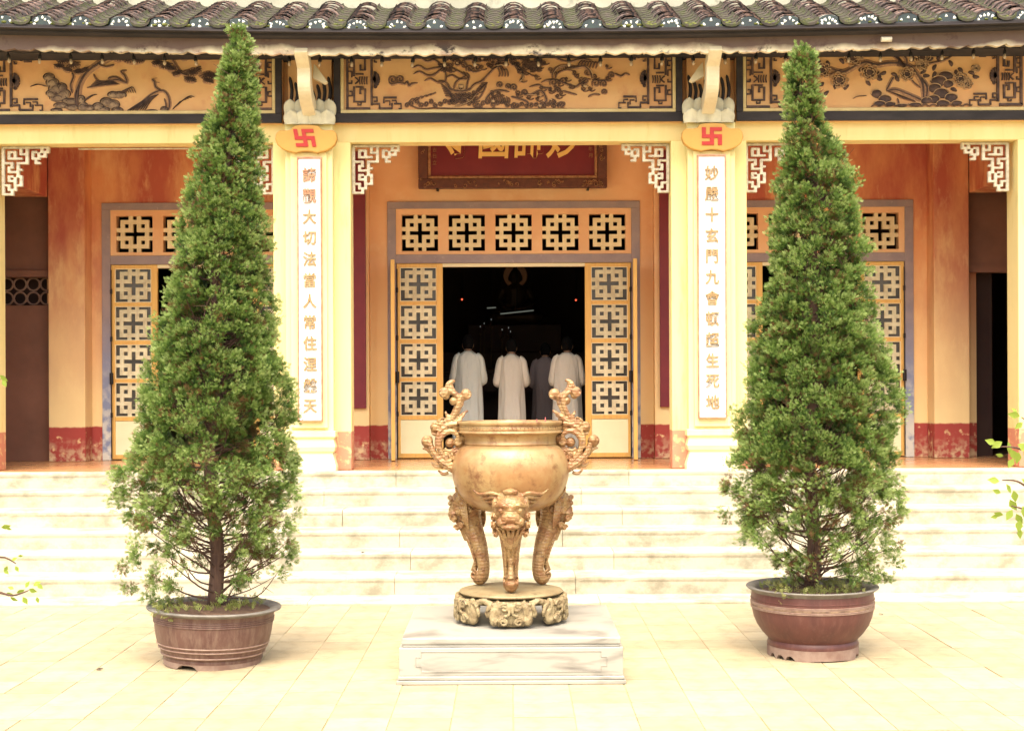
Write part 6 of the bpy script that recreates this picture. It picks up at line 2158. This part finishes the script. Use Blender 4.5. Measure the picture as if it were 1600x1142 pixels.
# ------------------------------------------------------------------ altar at the back of the hall
al = empty('altar_table', (0.05, 24.0, PORCH)); tag(al, 'dark lacquered altar table at the back of the unlit hall', 'altar')
q = MB(); q.box(-1.3, 1.4, 23.6, 24.4, PORCH + 0.98, PORCH + 1.06); bevel(q.build('tabletop', M_altar, al), 0.01)
q = MB(); q.box(-1.2, 1.3, 23.68, 23.74, PORCH + 0.70, PORCH + 0.975); q.build('apron', M_altar, al)
for sx in (-1.2, 1.3):
    for sy in (23.68, 24.32):
        q = MB(); q.box(sx - .05, sx + .05, sy - .05, sy + .05, PORCH, PORCH + 0.98); q.build('leg', M_altar, al)
ba = empty('altar_platform', (0.05, 26.2, PORCH)); tag(ba, 'tall dark stepped platform carrying the shadowy statue', 'altar')
q = MB(); q.box(-1.4, 1.5, 25.5, 27.2, PORCH, PORCH + 1.4); bevel(q.build('base', M_altar, ba), 0.02)
q = MB(); q.box(-0.8, 0.9, 25.7, 27.0, PORCH + 1.4, PORCH + 1.9); bevel(q.build('upper_step', M_altar, ba), 0.02)
zs0 = PORCH + 1.9
xst = PX(806, 26.2)
stt = empty('seated_statue', (xst, 26.2, zs0)); tag(stt, 'seated statue with a dim round halo in the dark of the hall', 'statue')
q = MB()
q.sphere((0, 0, .12), (.46, .34, .14), 16, 8)
for s in (-1, 1):
    q.tube(catmull([(s * .12, 0, .14), (s * .40, -.08, .15), (s * .30, -.26, .13), (-s * .05, -.26, .15)], 4), [.11, .11, .09, .07], 10)
    q.tube(catmull([(s * .23, 0, .66), (s * .31, -.04, .45), (s * .22, -.18, .32), (s * .03, -.24, .28)], 4), [.085, .075, .06, .05], 10)
q.tube([(0, 0, .12), (0, 0, .4), (0, 0, .66), (0, 0, .76)], [.24, .21, .22, .10], 14)
q.sphere((0, -.01, .90), (.115, .125, .15), 14, 10); q.sphere((0, 0.01, 1.05), (.05, .05, .05), 10, 7)
for s in (-1, 1): q.sphere((s * .118, 0, .87), (.018, .03, .06), 8, 6)
q.sphere((0, -.14, .88), (.02, .025, .03), 8, 6)
fuse(q, 'figure', M_statue, 0.012, stt, 2, world=False)
q = MB(); q.lathe([(0.0, 0), (.19, 0), (.21, .012), (.22, 0.03), (.21, .045), (0, .045)], 40)
q.v = [(x, .20 + (-z), y + .93) for x, y, z in q.v]
q.build('halo', M_halo, stt, smooth=40, world=False, fix=True)
q = MB()
for k in range(28):
    a = 2 * PI * k / 28
    q.box(.30 * math.cos(a) - .010, .30 * math.cos(a) + .010, .16, .19, .93 + .30 * math.sin(a) - .004, .93 + .30 * math.sin(a) + .004)
q.build('halo_rays', M_statue, stt, world=False)

for n, (a, c) in enumerate((((782, 490.5), (834, 485)), ((761, 481.5), (775, 480.5)))):
    Y = 22.5
    pa, pc = P(*a, Y), P(*c, Y)
    lt = empty('tube_light', (pa + pc) / 2); tag(lt, ('longer' if n == 0 else 'shorter') + ' slanting fluorescent tube glowing faintly in the dark hall', 'tube light', 'fluorescent tubes in the hall')
    q = MB(); q.tube([pa, pc], 0.010, 8); q.build('tube', M_tube, lt)
    q = MB(); q.tube([pa + Vector((0, 0, .02)), pc + Vector((0, 0, .02))], 0.014, 6); q.tube([(pa + pc) / 2, (pa + pc) / 2 + Vector((0, 0, 5.2 - pa.z))], 0.006, 5); q.build('fitting', M_dark_metal, lt)
for n, (px_, py_) in enumerate(((722, 468), (900, 469))):
    Y = 23.4
    p = P(px_, py_, Y)
    lt = empty('red_lamp', p); tag(lt, 'tiny red altar lamp glowing in the dark at the %s of the doorway' % ('left' if n == 0 else 'right'), 'altar lamp', 'red altar lamps')
    q = MB(); q.sphere(p, .016, 10, 7); q.build('bulb', M_redlamp, lt, smooth=True)
    q = MB(); q.tube([p + Vector((0, 0, .02)), p + Vector((0, 0, 5.2 - p.z))], 0.006, 6); q.lathe([(0.0, .06), (.035, .05), (.04, .03), (.02, .022)], 10, p); q.build('hanger', M_dark_metal, lt)
CLAB = ['leftmost of the tiny candle lights on the dark altar', 'second tiny candle light from the left on the dark altar', 'highest of the tiny candle lights on the dark altar', 'fourth tiny candle light from the left on the dark altar', 'tiny candle light next to the rightmost one on the altar', 'rightmost of the tiny candle lights on the dark altar']
for n, (px_, py_) in enumerate(((751, 510), (757, 505), (768, 499), (785, 515), (795, 512), (798, 518))):  # glowing candles added where the altar ware only glinted
    Y = 24.0
    x_, z_ = PX(px_, Y), PZ(py_, Y)
    st_ = empty('candle', (x_, Y, PORCH + 1.06)); tag(st_, CLAB[n], 'candle', 'altar candles')
    q = MB(); q.lathe([(.05, 0), (.05, .015), (.012, .03), (.012, z_ - PORCH - 1.06 - .14), (.03, z_ - PORCH - 1.06 - .13), (.028, z_ - PORCH - 1.06 - .11)], 10); q.build('holder', M_statue, st_, world=False)
    q = MB(); q.lathe([(.016, z_ - PORCH - 1.06 - .13), (.016, z_ - PORCH - 1.06 - .03), (0, z_ - PORCH - 1.06 - .03)], 8); q.build('wax', M_altar, st_, world=False)
    q = MB(); q.sphere((0, 0, z_ - PORCH - 1.06), (.007, .007, .016), 8, 6); q.build('flame', M_glint, st_, smooth=True, world=False)


# ------------------------------------------------------------------ leafy twigs at the edges of the frame
def leaf_mesh():
    q = MB()
    o = [(0, 0), (.18, .16), (.42, .30), (.62, .24), (.84, .10), (1.0, 0.0)]
    vs = []
    for x, h in o: vs.append((x, 0, -0.10 * x * x))
    for x, h in o[1:-1]: vs.append((x, h, 0.10 * h - 0.10 * x * x + .03))
    for x, h in o[1:-1]: vs.append((x, -h, 0.10 * h - 0.10 * x * x + .03))
    fs = [(0, 1, 6)] + [(i, i + 1, 6 + i, 5 + i) for i in range(1, 4)] + [(4, 5, 9)]
    fs += [(0, 10, 1)] + [(i, 9 + i, 10 + i, i + 1) for i in range(1, 4)] + [(4, 13, 5)]
    q.add(vs, fs)
    me = bpy.data.meshes.new('leaf'); me.from_pydata(q.v, [], q.f); me.materials.append(M_shrub)
    me.polygons.foreach_set('use_smooth', [True] * len(me.polygons)); me.update()
    return me


ME_L = leaf_mesh()


def twig_shrub(label, root, Y, twigs, seed):
    """twigs: lists of (px, py) that the stems pass through; leaves: (px, py, size px, angle)"""
    rg = random.Random(seed)
    r = empty('leafy_shrub', root); tag(r, label, 'shrub', 'leafy shrubs at the edge of the courtyard')
    q = MB()
    Rv = Vector(root)
    for pts, leaves in twigs:
        w_ = [P(a, b_, Y) for a, b_ in pts]
        q.tube(catmull([Rv, Rv.lerp(w_[0], .5) + Vector((0, 0, .1))] + w_, 4), [.012, .009, .006, .004, .002], 6)
        for (a, b_, s_, an) in leaves:
            c = P(a, b_, Y + rg.uniform(-.05, .05))
            o = bpy.data.objects.new('leaf', ME_L); COL.objects.link(o); o.parent = r
            o.matrix_parent_inverse = Matrix.Translation(-Rv)
            k = s_ * 0.88 * Y / F
            # leaf blade roughly facing the courtyard, drooping
            M = Matrix.Translation(c) @ Matrix.Rotation(math.radians(an), 4, 'Y') @ Matrix.Rotation(math.radians(90 + rg.uniform(-40, 40)), 4, 'X') @ Matrix.Scale(k, 4)
            o.matrix_basis = M
    q.build('stem', M_bark, r, smooth=True)
    return r


twig_shrub('leafy shrub at the right edge, pale yellow green leaves against the dark doorway', (2.15, 5.2, 0), 5.2,
           [([(1640, 780), (1620, 720), (1590, 700), (1556, 698)], [(1556, 693, 20, 200), (1566, 690, 22, 150), (1575, 690, 24, 80), (1580, 702, 24, 60), (1590, 694, 26, 30), (1592, 706, 22, 100), (1600, 700, 24, 60), (1568, 712, 14, 190), (1584, 716, 20, 120)]),
            ([(1640, 800), (1615, 770), (1590, 752), (1566, 750)], [(1562, 752, 22, 190), (1572, 756, 20, 60), (1584, 766, 22, 80), (1596, 748, 20, 40), (1564, 770, 16, 200)]),
            ([(1640, 830), (1610, 800), (1580, 790)], [(1578, 780, 24, 60), (1582, 796, 22, 120), (1594, 812, 22, 100), (1588, 802, 22, 60), (1568, 804, 18, 190), (1598, 790, 22, 80), (1560, 806, 14, 170), (1592, 825, 20, 80)]),
            ([(1640, 700), (1615, 665), (1596, 652)], [(1594, 650, 22, 190), (1598, 660, 18, 140), (1590, 645, 14, 220)])], 3)
twig_shrub('leafy shrub low at the left edge, small yellow leaves before the steps', (-1.98, 5.2, 0), 5.2,
           [([(-40, 930), (-5, 925), (20, 930), (45, 922)], [(8, 928, 14, 0), (16, 932, 16, 30), (26, 926, 16, -20), (36, 932, 16, 60), (45, 920, 16, 20), (52, 915, 16, -30), (58, 912, 14, 40), (58, 932, 12, 80), (40, 918, 14, -60), (22, 920, 12, 200)]),
            ([(-40, 890), (0, 870), (25, 880)], [(6, 890, 12, 40), (18, 876, 12, -30), (24, 884, 12, 60), (28, 868, 10, 0), (12, 884, 12, 120)]),
            ([(-40, 840), (-5, 825)], [(2, 824, 18, -10), (8, 822, 14, 30)])], 5)
twig_shrub('taller shrub at the left edge with one bright yellow leaf before the pier', (-2.3, 5.9, 0), 5.9,
           [([(-60, 720), (-20, 620), (0, 592)], [(0, 586, 18, 40), (4, 594, 14, 60), (-8, 596, 16, 90)])], 6)

# a few dry leaves on the steps and paving
def dry_leaf(px_, py_, Y, z, ang, label):
    o = bpy.data.objects.new('dry_leaf', ME_DRY); COL.objects.link(o)
    o.location = (PX(px_, Y), Y, z + 0.004); o.scale = (.045, .045, .045); o.rotation_euler = (0.2, -0.2, ang)
    tag(o, label, 'dry leaf', 'dry leaves on the steps and paving')


ME_DRY = ME_L.copy(); ME_DRY.name = 'dry_leaf'; ME_DRY.materials[0] = mat('dry_leaf_brown', (0.05, 0.03, 0.02), rough=0.9, bump=0)
dry_leaf(564, 868, 11.3 - .03, 0.02 + RI * 2, 1.2, 'dark curled dry leaf on a step edge left of the censer')
dry_leaf(148, 922 + 120, 8.15, 0.0, 0.4, 'small dry leaf on the paving left of the left pot')
dry_leaf(1378, 962, 10.0, 0.0, 2.0, 'small dry leaf on the paving right of the right pot')
